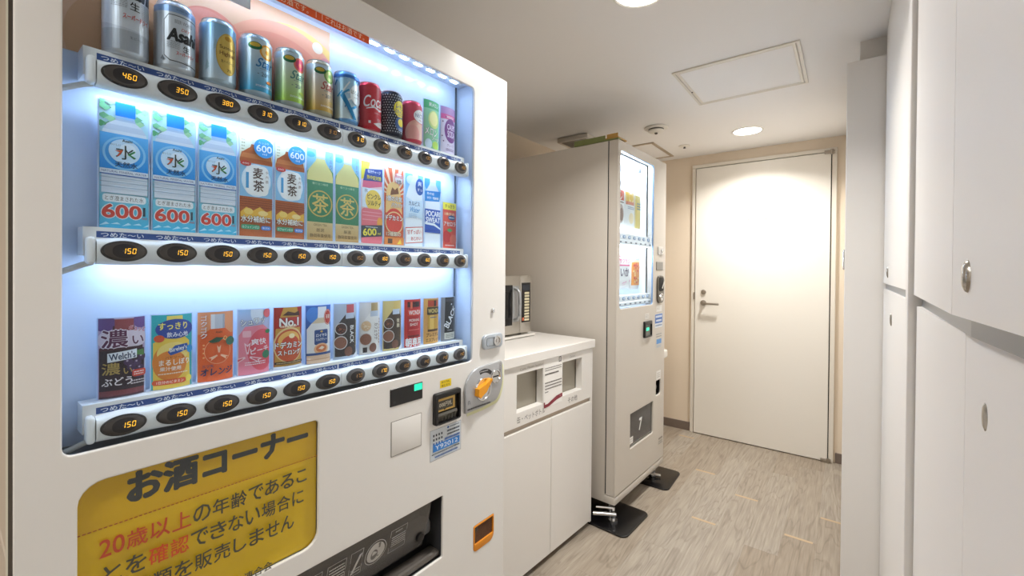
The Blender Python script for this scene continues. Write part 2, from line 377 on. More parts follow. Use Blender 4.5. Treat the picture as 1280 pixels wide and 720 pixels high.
# ceiling fittings
def downlight(x, y, label, w=DOWNLIGHT_W):
    t = empty('downlight', (x, y, H), label=label, cat='downlight', group='recessed ceiling downlights')
    MB().lathe([(.076, 0), (.090, 0), (.090, -.003), (.084, -.006), (.078, -.004), (.076, 0)], n=36).build('trim_ring', mat('lamp_trim', '#f2efe8', .4), t)
    MB().lathe([(.077, -.001), (.077, -.003), (.001, -.0035)], n=36).build('diffuser', mat('lamp_diffuser', '#fff8ec', .5, emit='#fff8ee', estr=14.), t)
    ld = bpy.data.lights.new('downlight_lamp', 'AREA'); ld.shape = 'DISK'; ld.size = .14; ld.energy = w; ld.color = (1, .97, .93); ld.spread = math.radians(135)
    lo = bpy.data.objects.new('lamp', ld); COL.objects.link(lo); lo.parent = t; lo.location = (0, 0, -.008)
downlight(-.512, 3.105, 'round lit downlight in the ceiling in front of the private door', DOWNLIGHT_W * .95)
downlight(-.532, 1.354, 'round lit downlight cut by the top edge of the photo', DOWNLIGHT_W * .9)
downlight(-.50, -.45, 'added fill downlight, unseen behind the viewpoint', DOWNLIGHT_W * .35)  # added out of view to light the room from behind the camera
downlight(-.50, -1.2, 'added fill downlight, unseen, nearest the back wall', DOWNLIGHT_W * .7)  # also an unseen addition, for bounce light off the rear walls
def hatch(name, x0, x1, y0, y1, label, fcol, fw):
    t = empty(name, ((x0 + x1) / 2, (y0 + y1) / 2, H), label=label, cat='hatch', group='ceiling access hatches')
    def rim(a, w, z0, z1):
        r = MB(); X, Y = (x1 - x0) / 2 - a, (y1 - y0) / 2 - a
        for bx in ((-X, X, -Y, -Y + w), (-X, X, Y - w, Y), (-X, -X + w, -Y + w, Y - w), (X - w, X, -Y + w, Y - w)): r.rbox(*bx, z0, z1, .001, 1)
        return r
    rim(0, fw, -.006, 0).build('outer_frame', mat(name + '_frame', fcol, .45), t)
    rim(fw + .003, fw, -.005, 0).build('inner_frame', mat(name + '_frame'), t)
    X, Y = (x1 - x0) / 2 - 2 * fw - .003, (y1 - y0) / 2 - 2 * fw - .003
    MB().box(-X, X, -Y, Y, -.003, 0).build('panel', CEIL, t, smooth=0)
    MB().lathe([(.004, 0), (.004, -.007), (.003, -.008)], (-(x1 - x0) / 2 + fw * 1.5, .03, 0), n=12).build('latch', mat('hatch_latch', '#55504a', .4, .6), t)
hatch('ceiling_hatch', -.638, -.154, 2.0, 2.47, 'large square access hatch with pale frame in the middle of the ceiling', '#e3ddd2', .012)
hatch('ceiling_panel', -1.53, -1.075, 3.0, 3.45, 'small tan framed ceiling panel beyond the snack machine', '#b9a993', .010)
t = empty('smoke_detector', (-.955, 2.71, H), label='white round smoke detector on the ceiling above the snack machine', cat='detector')
MB().lathe([(.068, 0), (.073, -.003), (.068, -.009), (.050, -.011)], n=36).build('base', mat('detector_white', '#eeeae2', .45), t)
MB().lathe([(.046, -.010), (.046, -.019), (.044, -.020)], n=36).build('dark_slot', mat('detector_slot', '#58544e', .6), t)
MB().lathe([(.048, -.019), (.047, -.024), (.036, -.030), (.010, -.033)], n=36).build('sensor_cap', mat('detector_white'), t)
MB().lathe([(.010, -.033), (.008, -.040), (.003, -.042)], n=16).build('tip', mat('detector_slot'), t)
t = empty('sprinkler_head', (-.93, 3.22, H), label='small white sprinkler head with dark tip near the far wall', cat='sprinkler')
MB().lathe([(.036, 0), (.038, -.004), (.022, -.009)], n=28).build('flange', mat('detector_white'), t)
MB().lathe([(.007, -.006), (.007, -.016), (.010, -.018), (.003, -.020)], n=16).build('nozzle', mat('detector_slot'), t)
t = empty('ceiling_box', (-1.46, 2.64, H), label='flat white box with grille on the ceiling over the snack machine', cat='vent')
MB().rbox(-.115, .115, -.095, .095, -.032, 0, .006, 2).build('housing', mat('vent_white', '#ddd6cb', .5), t)
g = MB(); g.box(-.085, .095, -.082, .06, -.0335, -.0318)
g.build('grille_plate', mat('vent_grey', '#a8a097', .6), t, smooth=0)
sl = MB().box(-.085, .095, -.002, .002, -.036, -.033).mesh('slat', mat('vent_grey'), 0)
for k in range(9): link('slat', sl, t, (0, -.076 + .0165 * k, 0))

# ------------------------------------------------------------------ drink vending machine (front face x = -0.86, seen from +x)
MY0, MY1, MX, MZ = .0573, 1.0895, -.86, 1.843
OX, OY = MX, (MY0 + MY1) / 2
vm = empty('vending_machine', (OX, OY, 0), label='large white drink vending machine with three lit shelves and yellow notice', cat='vending machine')
def L1(b): return b.shift(-OX, -OY, 0)
W0, W1, Z0, Z1 = .1023, .9375, .983, 1.772        # display window
win = rrect(W0, W1, Z0, Z1, .012); ysign = rrect(.1178, .4735, .680, .937, .022, rs=(.03, .030, .010, .03))
pick = rrect(.405, .825, .4709, .6372, .004); cret = rrect(.949, 1.0403, .418, .4945, .004, rs=(.012, .022, .003, .004))
L1(MB().plate(rrect(MY0, MY1, .10, MZ, .004), [win, ysign, pick, cret], MX - .008, MX, .0025)).build('front_panel', WHITE_ENAMEL, vm, smooth=12)
# door depth behind the front sheet: dark gasket, pale body rim, beige body
rim = MB()
for (a, b, c, d) in ((MY0 - .0003, .098, .10, MZ - .004), (.942, MY1 - .002, .98, MZ - .004), (.098, .942, 1.79, MZ - .004)): rim.box(-.925, MX - .007, a, b, c, d)
L1(rim).build('door_core', BLACK, vm, smooth=0)
br = MB()
for (a, b, c, d) in ((MY0, .09, .09, MZ), (1.06, MY1, .09, MZ), (.09, 1.06, MZ - .03, MZ), (.09, 1.06, .09, .12)): br.box(-.966, -.929, a, b, c, d)
L1(br).build('body_rim', mat('pale_rim', '#dfe0d2', .4), vm, smooth=0)
L1(MB().rbox(-1.66, -.966, MY0 + .001, MY1 - .001, .822, MZ - .004, .004, 1).rbox(-1.66, -.966, MY0 + .001, MY1 - .001, .10, .816, .004, 1)).build('body', BODY_BEIGE, vm)
L1(MB().box(-1.64, -.97, MY0 + .008, MY1 - .008, .09, MZ - .01)).build('body_seam', DARK, vm, smooth=0)
L1(MB().rbox(-1.64, -.88, MY0 + .02, MY1 - .02, .02, .10, .003, 1)).build('plinth', mat('plinth_grey', '#8d877f', .5), vm)
ft = MB().lathe([(.025, 0), (.025, .008), (.012, .010), (.012, .022)], n=16).mesh('foot', STEEL)
for x in (-.92, -1.58):
    for y in (MY0 + .08, MY1 - .08): link('foot', ft, vm, (x - OX, y - OY, 0))
# display interior
PANEL = mat('display_panel', '#dfeafa', .16, var=.02)
BACKX = -.927
inn = MB()
inn.box(BACKX - .004, BACKX, .098, .945, .975, 1.80)
inn.box(BACKX, MX - .009, .098, .1018, .975, 1.80); inn.box(BACKX, MX - .009, .938, .942, .975, 1.80); inn.box(BACKX, MX - .009, .098, .942, 1.785, 1.789)
L1(inn).build('display_box', PANEL, vm, smooth=0)
L1(MB().box(BACKX, MX - .0095, .1018, .938, .965, .978)).build('display_sill', mat('sill_dark', '#4a4f58', .3), vm, smooth=0)
L1(MB().box(BACKX, BACKX + .004, .9255, .9295, .978, 1.785)).build('corner_seal', mat('corner_seal', '#56616e', .5), vm, smooth=0)
L1(MB().box(MX - .0066, MX - .0046, W0 - .002, W1 + .002, Z0 - .002, Z1 + .002)).build('window_glass', GLASS, vm, smooth=0)
# LED bars: housing, then each diode
LEDM = mat('led_white_blue', '#eaf3ff', .4, emit='#c6deff', estr=LED_STRENGTH)
def led_bar(x, z, y0=.142, y1=.905, n=14, name='led_bar', w=.0048, ll=.019):
    b = L1(MB().box(x - w, x + w, y0, y1, z, z + .005)).build(name, mat('led_housing', '#f2f6fb', .3), vm, smooth=0)
    dm = MB().rbox(-.0040, .0040, -ll, ll, -.0018, .0002, .0006, 1).mesh('led', LEDM)
    for k in range(n): link('led', dm, b, (x - OX, y0 + .028 + (y1 - y0 - .056) * k / (n - 1) - OY, z))
led_bar(-.8835, 1.7755, .112, n=18, ll=.011)
led_bar(-.8915, 1.5140 + .0085); led_bar(-.8915, 1.2515 + .0085)
# price rails
BLUE = mat('rail_blue_strip', '#2b4c8c', .45)
P0, PP = .169, .0656
BTN = mat('button_smoke', '#3d3c3d', .16, coat=.3); BTNIN = mat('button_window', '#26272c', .12)
bm_ = MB().lathe([(.0270, 0), (.0270, .0012), (.0262, .0019), (.0248, .0019)], axis='x', n=40, sy=.58, m=0)
bm_.lathe([(.0249, .0012), (.0238, .0030), (.019, .0044), (.010, .0052), (.001, .0054)], axis='x', n=40, sy=.575, m=1)
BTN_ME = bm_.mesh('button', [mat('button_rim', '#232120', .3), BTN])
iw = MB().lathe([(.0001, .0050), (.006, .00555), (.0125, .0051), (.0150, .0046), (.0150, .0040)], axis='x', n=32, sy=.72)
BTNW_ME = iw.mesh('button_window', BTNIN)
bm_ = MB().lathe([(.0232, 0), (.0232, .0012), (.0225, .0019), (.0212, .0019)], axis='x', n=40, sy=.73, m=0)
bm_.lathe([(.0213, .0012), (.0204, .0030), (.017, .0044), (.009, .0052), (.001, .0054)], axis='x', n=40, sy=.73, m=1)
BTN2_ME = bm_.mesh('button', [mat('button_rim_grey', '#4a4947', .3), mat('button_smoke_light', '#565658', .2, coat=.3)])
AMB = mat('amber_digits', '#ffc53a', .5, emit='#ffc53a', estr=.6); AMBD = mat('amber_digits_dim', '#b98a3c', .5, emit='#c08a30', estr=.06)
def rail(zb, prices, dim):
    pl = MB(); pl.box(-.921, -.882, .1255, .9195, zb + .0137, zb + .056)
    r = L1(pl).build('price_rail', RAIL_WHITE, vm, smooth=0)
    bar = MB()
    for (a, b) in ((.1385, .5277), (.5287, .9165)):
        N = int((b - a) / .003); prof = [(-.882, 1.), (-.8785, .985), (-.8745, .93), (-.8710, .82), (-.8685, .66), (-.8674, .45), (-.8672, 0), (-.8676, -.45), (-.8690, -.70), (-.8715, -.88), (-.8755, -.98), (-.880, -1.), (-.8875, -1.)]
        vs = []; fs = []; m = len(prof)
        for k in range(N + 1):
            y = a + (b - a) * k / N; c = .5 + .5 * math.cos(2 * math.pi * (y - P0) / PP)
            up = .0175 + .0035 * c; dn = .0195 + .0012 * c
            for x, q in prof: vs.append((x, y, zb + .0205 + (q * up if q > 0 else q * dn)))
        for k in range(N):
            fs += [(k * m + j, k * m + j + 1, (k + 1) * m + j + 1, (k + 1) * m + j) for j in range(m - 1)]
        fs += [tuple(range(m)), tuple(range(N * m, N * m + m))[::-1]]
        bar.add(vs, fs)
    L1(bar).build('button_bar', RAIL_WHITE, r)
    for y0, y1 in ((.1275, .138), (.917, .926)):
        L1(MB().rbox(-.890, -.8672, y0, y1, zb + .0005, zb + .041, .005, 3)).build('bar_end_cap', RAIL_WHITE, r)
    p = PR()
    p.rect(.140, .527, zb + .0405, zb + .0500, '#2b4c8c'); p.rect(.530, .905, zb + .0405, zb + .0500, '#2b4c8c')
    for k in range(12): p.text('つめた〜い', P0 + PP * k + .001 - (.002 if k > 9 else 0), zb + .0453, .050, .0068, '#f4f6fa', .03)
    o = p.build('cold_strip', r, (-.8819 - OX, -OY, 0))
    for k, pr in enumerate(prices):
        y = P0 + PP * k
        link('button', BTN_ME if k < 6 else BTN2_ME, r, (-.8672 - OX, y - OY, zb + .0208))
        link('button_window', BTNW_ME, r, (-.8671 - OX, y - OY, zb + .0208))
        q = PR(); q.seg7(pr, .0045, 0, .0165, .0084, '#ffb520', th=.12); me = q.mesh('price_digits', AMB if not dim[k] else AMBD)
        link('price_digits', me, r, (-.8612 - OX - .0003, y - OY, zb + .0210))
    # bent cable duct from the left end of the rail to the window edge
    L1(MB().tube([(-.884, .136, zb + .004), (-.886, .126, zb + .000), (-.890, .114, zb - .006), (-.896, .1015, zb - .012)], .0042, 10)).build('cable_duct', mat('duct_beige', '#d9d4c9', .45), r)
rail(1.5140, ['460', '350', '380', '310', '310', '310', '310', '150', '130', '130', '150', '150'], [0, 0, 0, 0, 0, 1, 0, 1, 1, 1, 1, 1])
rail(1.2515, ['150'] * 7 + ['160', '150', '160', '160', '140'], [0] * 6 + [1, 0, 1, 0, 1, 1])
rail(.9890, ['150'] * 6 + ['170', '170', '150', '140', '140', '140'], [0] * 6 + [1, 0, 1, 1, 1, 1])
# poster on the back panel behind the alcohol cans
p = PR(); p.clip = (.103, .5305, 1.572, 1.776)
p.rect(.1, .54, 1.56, 1.78, '#e3b48c')
p.ell(.20, 1.60, .09, .09, '#d9a577', 40); p.ell(.455, 1.62, .135, .135, '#f0c56b', 48); p.ell(.435, 1.615, .135, .135, '#e9a27f', 48); p.ell(.425, 1.60, .125, .125, '#e08f72', 48)
p.ell(.30, 1.665, .055, .055, '#dc8068', 40); p.ell(.296, 1.672, .046, .044, '#e3917a', 40); p.ell(.502, 1.73, .012, .012, '#f3e2c4'); p.ell(.521, 1.70, .014, .014, '#d98c8a'); p.ell(.16, 1.72, .03, .03, '#edc39c')
p.build('back_poster', vm, (BACKX + .0004 - OX, -OY, 0))
# orange notice tape along the top of the window, and a small white card
p = PR(); p.clip = (.104, .5893, 1.7, 1.8)
p.rect(.104, .5893, 1.7555, 1.7745, '#dd5316')
for k in range(4):
    y = .577 - k * .128
    p.text('これはお酒です。', y - .046, 1.7648, .092, .0125, '#f7e3cf', .02)
    p.rect(y - .0995, y - .0985, 1.759, 1.7715, '#f7e3cf'); p.rect(y - .1125, y - .1115, 1.759, 1.7715, '#f7e3cf')
p.build('alcohol_tape', vm, (MX - .0042 - OX, -OY, 0))
p = PR(); p.rect(.262, .344, 1.7195, 1.768, '#8f96a8'); p.rect(.263, .343, 1.7203, 1.767, '#f3f4f6')
p.build('white_card', vm, (-.870 - OX, -OY, 0))
# yellow notice
YEL = mat('notice_yellow', '#f0bd1c', .45)
L1(MB().plate(rrect(.108, .484, .670, .947, .02), [], -.876, -.8705, .001)).build('notice_backing', YEL, vm)
p = PR()
p.rect(.11, .482, .672, .945, '#ffc60c'); p.rect(.11, .482, .862, .945, '#f6ba0e')
p.text('お酒コーナー', .3145, .9085, .279, .046, '#4a463f', .10)
for k in range(64): p.rect(.112 + k * .0058, .116 + k * .0058, .8609, .8625, '#c8541f')
INK, RED = '#4c4a41', '#d2502a'
def row(st, red, y0, z, c, hh):
    y = y0
    for i, ch in enumerate(st):
        w = c; fac = {'〜': .3, 'こ': .8, 'と': .85, 'し': .85, 'に': .9}.get(ch, .92)
        p.text(ch, y + w / 2, z, w * .88 * (1 if fac > .9 else fac), hh * fac, RED if red[0] <= i < red[1] else INK, .028); y += w
p.text('20', .1555, .8325, .028, .026, RED, .028); row('歳以上の年齢であるこ', (0, 3), .1705, .832, .0284, .030)
row('とを確認できない場合に', (2, 4), .1415, .7925, .0277, .030)
row('酒類を販売しません', (9, 9), .1735, .752, .0280, .030)
row('小売酒販組合連合会', (99, 99), .232, .687, .0168, .0165)
p.build('notice_print', vm, (-.8704 - OX, -OY, 0))
L1(MB().box(-.8662, -.8650, .113, .478, .675, .942)).build('notice_pane', GLASS, vm, smooth=0)
sd = MB()
for (a, b, c, d) in ((.1135, .1177, .675, .942), (.4737, .478, .675, .942), (.1135, .478, .9372, .942), (.1135, .478, .672, .6797)): sd.box(-.8705, -.8676, a, b, c, d)
L1(sd).build('notice_seal', mat('seal_grey', '#4d4a42', .5), vm, smooth=0)
# money panel: display, blank cover, bill slot, stickers
L1(MB().rbox(-.862, -.8585, .6497, .7500, .9185, .9615, .0012, 1)).build('amount_display', DARK, vm)
p = PR(); p.rr(.722, .7475, .9425, .9590, .001, '#0c8f6c'); p.lines(.725, .745, .9500, .9575, 1, '#7dffda', .8); p.lines(.727, .745, .9440, .9490, 1, '#7dffda', .7)
o = p.build('amount_digits', vm, (-.8584 - OX, -OY, 0), m=None)
o.data.materials[0] = mat('green_led_sign', '#19b98e', .5, emit='#23e0ae', estr=.9)
p = PR(); p.ell(.662, .9275, .004, .004, '#2c2c2f', 16); p.rect(.6985, .6992, .9195, .9605, '#0a0a0b'); p.build('display_marks', vm, (-.8584 - OX, -OY, 0))
L1(MB().rbox(-.862, -.8583, .6545, .7458, .7995, .8815, .0015, 2)).build('blank_cover', WHITE_ENAMEL, vm)
L1(MB().plate(rrect(.6530, .7473, .7980, .8830, .002), [rrect(.6548, .7455, .7998, .8812, .002)], -.861, -.8592, .0002)).build('cover_gap', mat('cover_gap', '#8f8b84', .6), vm)
L1(MB().plate(rrect(.7855, .8812, .8368, .9205, .006), [rrect(.7965, .8745, .8395, .9070, .003)], -.862, -.848, .0025)).build('bill_bezel', DARK, vm)
L1(MB().box(-.8615, -.8585, .795, .876, .838, .908)).build('bill_throat', mat('bill_throat', '#2a2620', .3), vm, smooth=0)
bs = MB().add([(-.8585, .7975, .843), (-.8585, .868, .843), (-.850, .868, .860), (-.850, .7975, .860), (-.853, .7975, .866), (-.853, .868, .866)], [(0, 1, 2, 3), (3, 2, 5, 4)])
for k in range(6): bs.box(-.857 + k * .001, -.854 + k * .001, .802 + k * .011, .804 + k * .011, .8445, .860)
L1(bs).build('bill_ramp', mat('bill_ramp', '#55534c', .35), vm, smooth=0)
p = PR(); p.rect(.800, .866, .868, .902, '#d8b25e'); p.rect(.800, .858, .873, .896, '#4d4a40'); p.text('1000円札', .829, .8855, .052, .013, '#f2ecd8', .02); p.poly([(.822, .874), (.832, .874), (.827, .869)], '#3a352a')
p.build('bill_label', vm, (-.8583 - OX, -OY, 0))
p = PR(); p.rect(.8108, .8525, .9300, .9505, '#f0d21c'); p.text('新千円札', .8316, .9448, .031, .0066, '#5a4a10', .02); p.text('使えます', .8316, .9355, .031, .0066, '#5a4a10', .02)
p.build('yellow_sticker', vm, (-.8598 - OX, -OY, 0))
p = PR(); p.rect(.7770, .8920, .7430, .8250, '#8a8f96'); p.rect(.7780, .8910, .7440, .8240, '#d3dbe2')
p.ell(.842, .8185, .004, .003, '#2c5fa8', 12); p.lines(.848, .884, .8165, .8205, 1, '#5a6a80', .7); p.lines(.838, .886, .8050, .8130, 1, '#394452', .6); p.lines(.838, .886, .7965, .8030, 1, '#394452', .6)
for i in range(3):
    for k in range(4): p.rect(.787 + k * .0095, .792 + k * .0095, .8060 - i * .0110, .8120 - i * .0110, ('#394452', '#394452', '#2c5fa8')[i])
p.lines(.828, .886, .7865, .7940, 1, '#2c5fa8', .75)
p.rect(.7865, .8855, .7660, .7850, '#2f7fd0'); p.text('Y92012', .836, .7755, .084, .0115, '#eaf3fc', .01)
p.lines(.782, .886, .7575, .7630, 1, '#394452', .5); p.lines(.793, .878, .7485, .7550, 1, '#2c5fa8', .6)
p.build('service_sticker', vm, (-.8598 - OX, -OY, 0))
# coin panel with orange lever
SILVER = mat('silver_plastic', '#b9bcc0', .3, .45)
cp = [(.9035, .8395), (.9015, .900)] + [(.9015 + .060 * (1 - math.cos(a)), .900 + .062 * math.sin(a)) for a in [math.pi / 2 * k / 8 for k in range(1, 9)]]
cp += [(1.060, .9665), (1.068, .9600)] + [(1.070 - .045 * (1 - math.cos(a)), .918 - .072 * math.sin(a)) for a in [math.pi / 2 * k / 8 for k in range(0, 9)]] + [(.97, .8405)]
gl = [(y + .0125, z - .0115) for y, z in cp]
L1(MB().plate(gl, [], -.8612, -.8585, .0008)).build('coin_panel_glow_rim', mat('phosphor_rim', '#dfe0b4', .5), vm)
cpo = L1(MB().plate(cp, [], -.8605, -.852, .0025)).build('coin_panel', SILVER, vm)
L1(MB().lathe([(.034, 0), (.033, .004), (.030, .0035), (.028, .0008), (.001, .0006)], (-.8515, .976, .895), 'x', 36)).build('lever_dish', CHROME, cpo)
lev = MB(); lev.prism([(.940, .883), (.950, .876), (.975, .890), (1.003, .921), (.998, .925), (.969, .912), (.942, .904)], -.853, -.836)
L1(lev).build('return_lever', mat('orange_plastic', '#f0a01e', .35), cpo)
L1(MB().lathe([(.0215, 0), (.0205, .004), (.018, .0045), (.0165, .0012), (.001, .0010)], (-.852, 1.034, .922), 'x', 32)).build('coin_slot_ring', CHROME, cpo)
L1(MB().box(-.8535, -.8503, 1.019, 1.047, .9203, .9240)).build('coin_slot', BLACK, cpo, smooth=0)
p = PR(); p.ring(.980, .898, .0560, .0560, .0120, '#2a2a2c', 20, 48, 112); p.lines(.962, .998, .9455, .9495, 1, '#c8c8c8', .6)
for y, z in ((.912, .868), (.973, .862)): p.ring(y + .004, z, .004, .006, .0014, '#2a2a2c', 12, 0, 180); p.rect(y, y + .0014, z - .005, z, '#2a2a2c'); p.rect(y + .0066, y + .008, z - .005, z, '#2a2a2c')
p.lines(.910, 1.010, .8455, .852, 1, '#4a4c50', .7)
for k in range(5): p.ring(1.056, .931 + k * .006, .004, .004, .0008, '#6a6d72', 10)
p.build('coin_panel_marks', cpo, (-.85195 - OX, -OY, 0))
# key lock plate
kp = L1(MB().plate(rrect(.9775, 1.0680, 1.0090, 1.0530, .014), [], -.861, -.851, .003)).build('key_plate', mat('key_plate_grey', '#b7c0c9', .35, .3), vm)
L1(MB().plate(rrect(.990, 1.048, 1.0185, 1.0440, .006), [rrect(.9915, 1.0465, 1.020, 1.0425, .005)], -.852, -.8502, .0003)).build('handle_outline', mat('key_line', '#6e757d', .4), kp)
L1(MB().lathe([(.016, 0), (.0155, .004), (.011, .005), (.0105, .0025), (.005, .0025), (.005, .004), (.001, .004)], (-.851, 1.0365, 1.0315), 'x', 28)).build('key_barrel', CHROME, kp)
L1(MB().lathe([(.0075, 0), (.0075, .004), (.006, .006), (.001, .0065)], (-.8605, 1.0260, 1.1235), 'x', 24)).build('door_lock', CHROME, vm)
# pick-up slot
pk = MB(); pk.box(-.960, -.955, .398, .832, .462, .646); pk.box(-.955, -.867, .398, .404, .462, .646); pk.box(-.955, -.867, .826, .832, .462, .646); pk.box(-.955, -.867, .398, .832, .462, .468); pk.box(-.955, -.867, .398, .832, .640, .646)
L1(pk).build('pickup_bay', mat('bay_dark', '#3c3d40', .4), vm, smooth=0)
L1(MB().rbox(-.945, -.905, .404, .826, .520, .560, .01, 2)).build('bay_bar', mat('bay_grey', '#8b8d90', .4), vm)
# flap hinged along its upper edge, tilted in
fl = MB(); th = .004
prof = [(-.866, .6365), (-.8685, .62), (-.876, .58), (-.889, .54), (-.904, .505)]
vs = [(x, y, z) for y in (.409, .788) for x, z in prof] + [(x - th, y, z) for y in (.409, .788) for x, z in prof]; n = len(prof)
fs = [(i, i + 1, n + i + 1, n + i) for i in range(n - 1)] + [(2 * n + i, 3 * n + i, 3 * n + i + 1, 2 * n + i + 1) for i in range(n - 1)]
fl.add(vs, fs); L1(fl).build('pickup_flap', SMOKE, vm)
L1(MB().tube([(-.880, .409, .478), (-.880, .79, .478), (-.880, .815, .480)], .009, 12).rbox(-.91, -.872, .404, .825, .4715, .486, .004, 2)).build('flap_lip', mat('lip_grey', '#5f5a55', .4), vm)
L1(MB().lathe([(.012, 0), (.011, .006), (.001, .007)], (-.885, .765, .545), 'x', 24)).build('flap_knob', DARK, vm)
p = PR(); G = '#c9c9c7'
p.ring(.6245, .5795, .030, .030, .0016, G, 40); p.ell(.6245, .5795, .0245, .0245, G, 32); p.ell(.6205, .5755, .0095, .013, '#6d6b69'); p.poly([(.629, .566), (.634, .566), (.636, .595), (.631, .595)], '#6d6b69'); p.ell(.633, .598, .0035, .0035, '#6d6b69', 12)
p.ring(.6245, .5795, .0275, .0275, .0006, '#6d6b69', 40)
def frame(y0, y1, z0, z1, w=.0009): p.polys([[(y0, z0), (y1, z0), (y1, z0 + w), (y0, z0 + w)], [(y0, z1 - w), (y1, z1 - w), (y1, z1), (y0, z1)], [(y0, z0), (y0 + w, z0), (y0 + w, z1), (y0, z1)], [(y1 - w, z0), (y1, z0), (y1, z1), (y1 - w, z1)]], G)
frame(.664, .714, .552, .612); p.lines(.678, .700, .600, .608, 1, '#a8a8a6'); p.lines(.668, .710, .566, .595, 5, G)
frame(.556, .588, .550, .612); p.poly([(.560, .556), (.566, .556), (.586, .602), (.578, .600)], G); p.lines(.560, .584, .556, .570, 2, G)
frame(.500, .545, .552, .612); p.lines(.504, .541, .562, .605, 6, G); frame(.432, .488, .552, .612); p.lines(.438, .482, .562, .605, 6, G)
me = p.mesh('flap_print')
for v in me.vertices:                     # follow the bend of the flap
    z = v.co.z
    for (xa, za), (xb, zb_) in zip(prof, prof[1:]):
        if zb_ <= z <= za: v.co.x += xa + (xb - xa) * (za - z) / (za - zb_) + .0006; break
link('flap_print', me, vm, (-OX, -OY, 0))
# orange coin return
OR = mat('orange_cup', '#e08d1c', .4)
L1(MB().plate(rrect(.949, 1.0403, .418, .4945, .004, rs=(.012, .022, .003, .004)), [rrect(.9535, 1.0355, .440, .4895, .003)], -.866, -.8585, .0012)).build('coin_return_frame', OR, vm)
L1(MB().box(-.890, -.886, .949, 1.04, .42, .494).box(-.886, -.863, .949, .953, .42, .494).box(-.886, -.863, 1.036, 1.04, .42, .494).box(-.886, -.863, .949, 1.04, .42, .436)).build('coin_return_cup', mat('orange_cup_inner', '#b8691c', .4), vm, smooth=0)
L1(MB().box(-.8635, -.8622, .953, 1.036, .438, .491)).build('coin_return_flap', acrylic_mat('amber_acrylic', '#8a6248', '#b89078', .45), vm, smooth=0)
p = PR(); p.rect(.958, .970, .474, .484, '#4a4038'); p.build('coin_return_mark', vm, (-.8621 - OX, -OY, 0))

# ------------------------------------------------------------------ drinks on the three shelves (each one a thing)
ZR1, ZR2, ZR3 = 1.5702, 1.3077, 1.0452            # tops of the three rails
def can(i, y, h, label, art, body='#c9ccd0', top='#d2d5d8', group='drink cans on the top shelf', r=.0278, flat=False):
    t = empty('drink_can', (-.8955, y, ZR1), label=label, cat='drink can', group=group)
    b = MB().lathe([(r - .004, 0), (r - .002, .0015), (r - .0003, .006), (r - .0003, h - .010), (r - .003, h - .004), (r - .0045, h - .0015)], n=44)
    b.build('body', mat('can_' + body, body, .28, .75), t)
    MB().lathe([(r - .0045, h - .002), (r - .004, h), (r - .0055, h), (r - .0065, h - .003), (.001, h - .003)], n=40).build('lid', mat('can_lid_' + top, top, .3, .8 if not flat else .1), t)
    p = PR(R=r, ds=.003); w = r * 1.5; p.clip = (-w, w, .006, h - .010); art(p, w, h)
    p.build('label_print', t, (r, 0, 0), m=CANPRINT if not flat else PRINT)
    return t
A_INK = '#26282c'
def beer_big(p, w, h):
    p.rect(-w, w, .0, h, '#c8ccd2'); p.rect(-w, w, .006, .036, '#b2b6bc')
    p.poly([(-w, .046), (-.015, .040), (w, .036), (w, h), (-w, h)], '#dadde1')
    p.text('Asahi', .006, .101, .054, .028, A_INK, .11, shear=.15); p.text('生', .006, .075, .012, .012, A_INK, .03)
    p.lines(-.022, -.003, .069, .084, 6, '#7b7e84', .3); p.lines(.014, .030, .061, .084, 8, '#7b7e84', .3)
    p.text('スーパードライ', .008, .057, .032, .0078, '#c4382e', .06); p.text('生ビール', .008, .026, .017, .004, '#6c6f75')
def beer_small(p, w, h):
    p.rect(-w, w, 0, h, '#cdd1d6'); p.rect(-w, w, h - .020, h, '#8ea9cf'); p.text('SUPER DRY', .004, h - .015, .018, .003, '#4f6a98')
    p.poly([(-.0215, .020), (-.0135, .012), (w, .010), (w, h - .024), (-.0150, h - .024), (-.0215, h - .034)], '#3a3e46'); p.poly([(-.0205, .0205), (-.013, .0135), (w, .0115), (w, h - .0253), (-.0147, h - .0253), (-.0205, h - .0345)], '#d9dce0')
    p.text('BEER WORLD', .006, h - .034, .026, .006, '#6e727a', .01); p.text('DRY', .008, h - .045, .012, .0048, '#c4382e', .02, shear=.3)
    p.text('Asahi', .006, .055, .042, .019, A_INK, .11, shear=.15); p.text('生', .009, .036, .010, .010, A_INK, .03)
    p.lines(-.017, 0, .032, .045, 6, '#8a8d93', .35); p.text('スーパードライ', .008, .026, .026, .0062, '#c4382e', .06); p.text('350ml', .010, .013, .010, .003, '#4b4f57')
    p.poly([(-.0255, .013), (-.0195, .013), (-.0225, .020)], '#7d8087')
def highball(p, w, h):
    p.rect(-w, w, 0, h, ('v', '#c9d6dd', '#7fb6dd', .03, h))
    for k in range(9): p.poly([(-.028 + (k % 5) * .013, .018 + (k * 37 % 60) * .001), (-.021 + (k % 5) * .013, .024 + (k * 37 % 60) * .001), (-.025 + (k % 5) * .013, .033 + (k * 37 % 60) * .001)], '#9fb9c4')
    p.ell(.007, .052, .0185, .036, '#cfa64a', 36); p.ell(.007, .052, .0172, .0345, '#e3bf5e', 36)
    p.text('Suntory', .007, .062, .026, .0075, '#6a4a26', .03, shear=.0); p.text('Highball', .007, .051, .026, .0085, '#7a4a20', .03)
    p.text('角ハイボール', .007, .038, .022, .006, '#57452a', .01); p.text('7%', .009, .024, .008, .005, '#57452a', .01); p.ell(.007, .079, .006, .004, '#c8962e', 16)
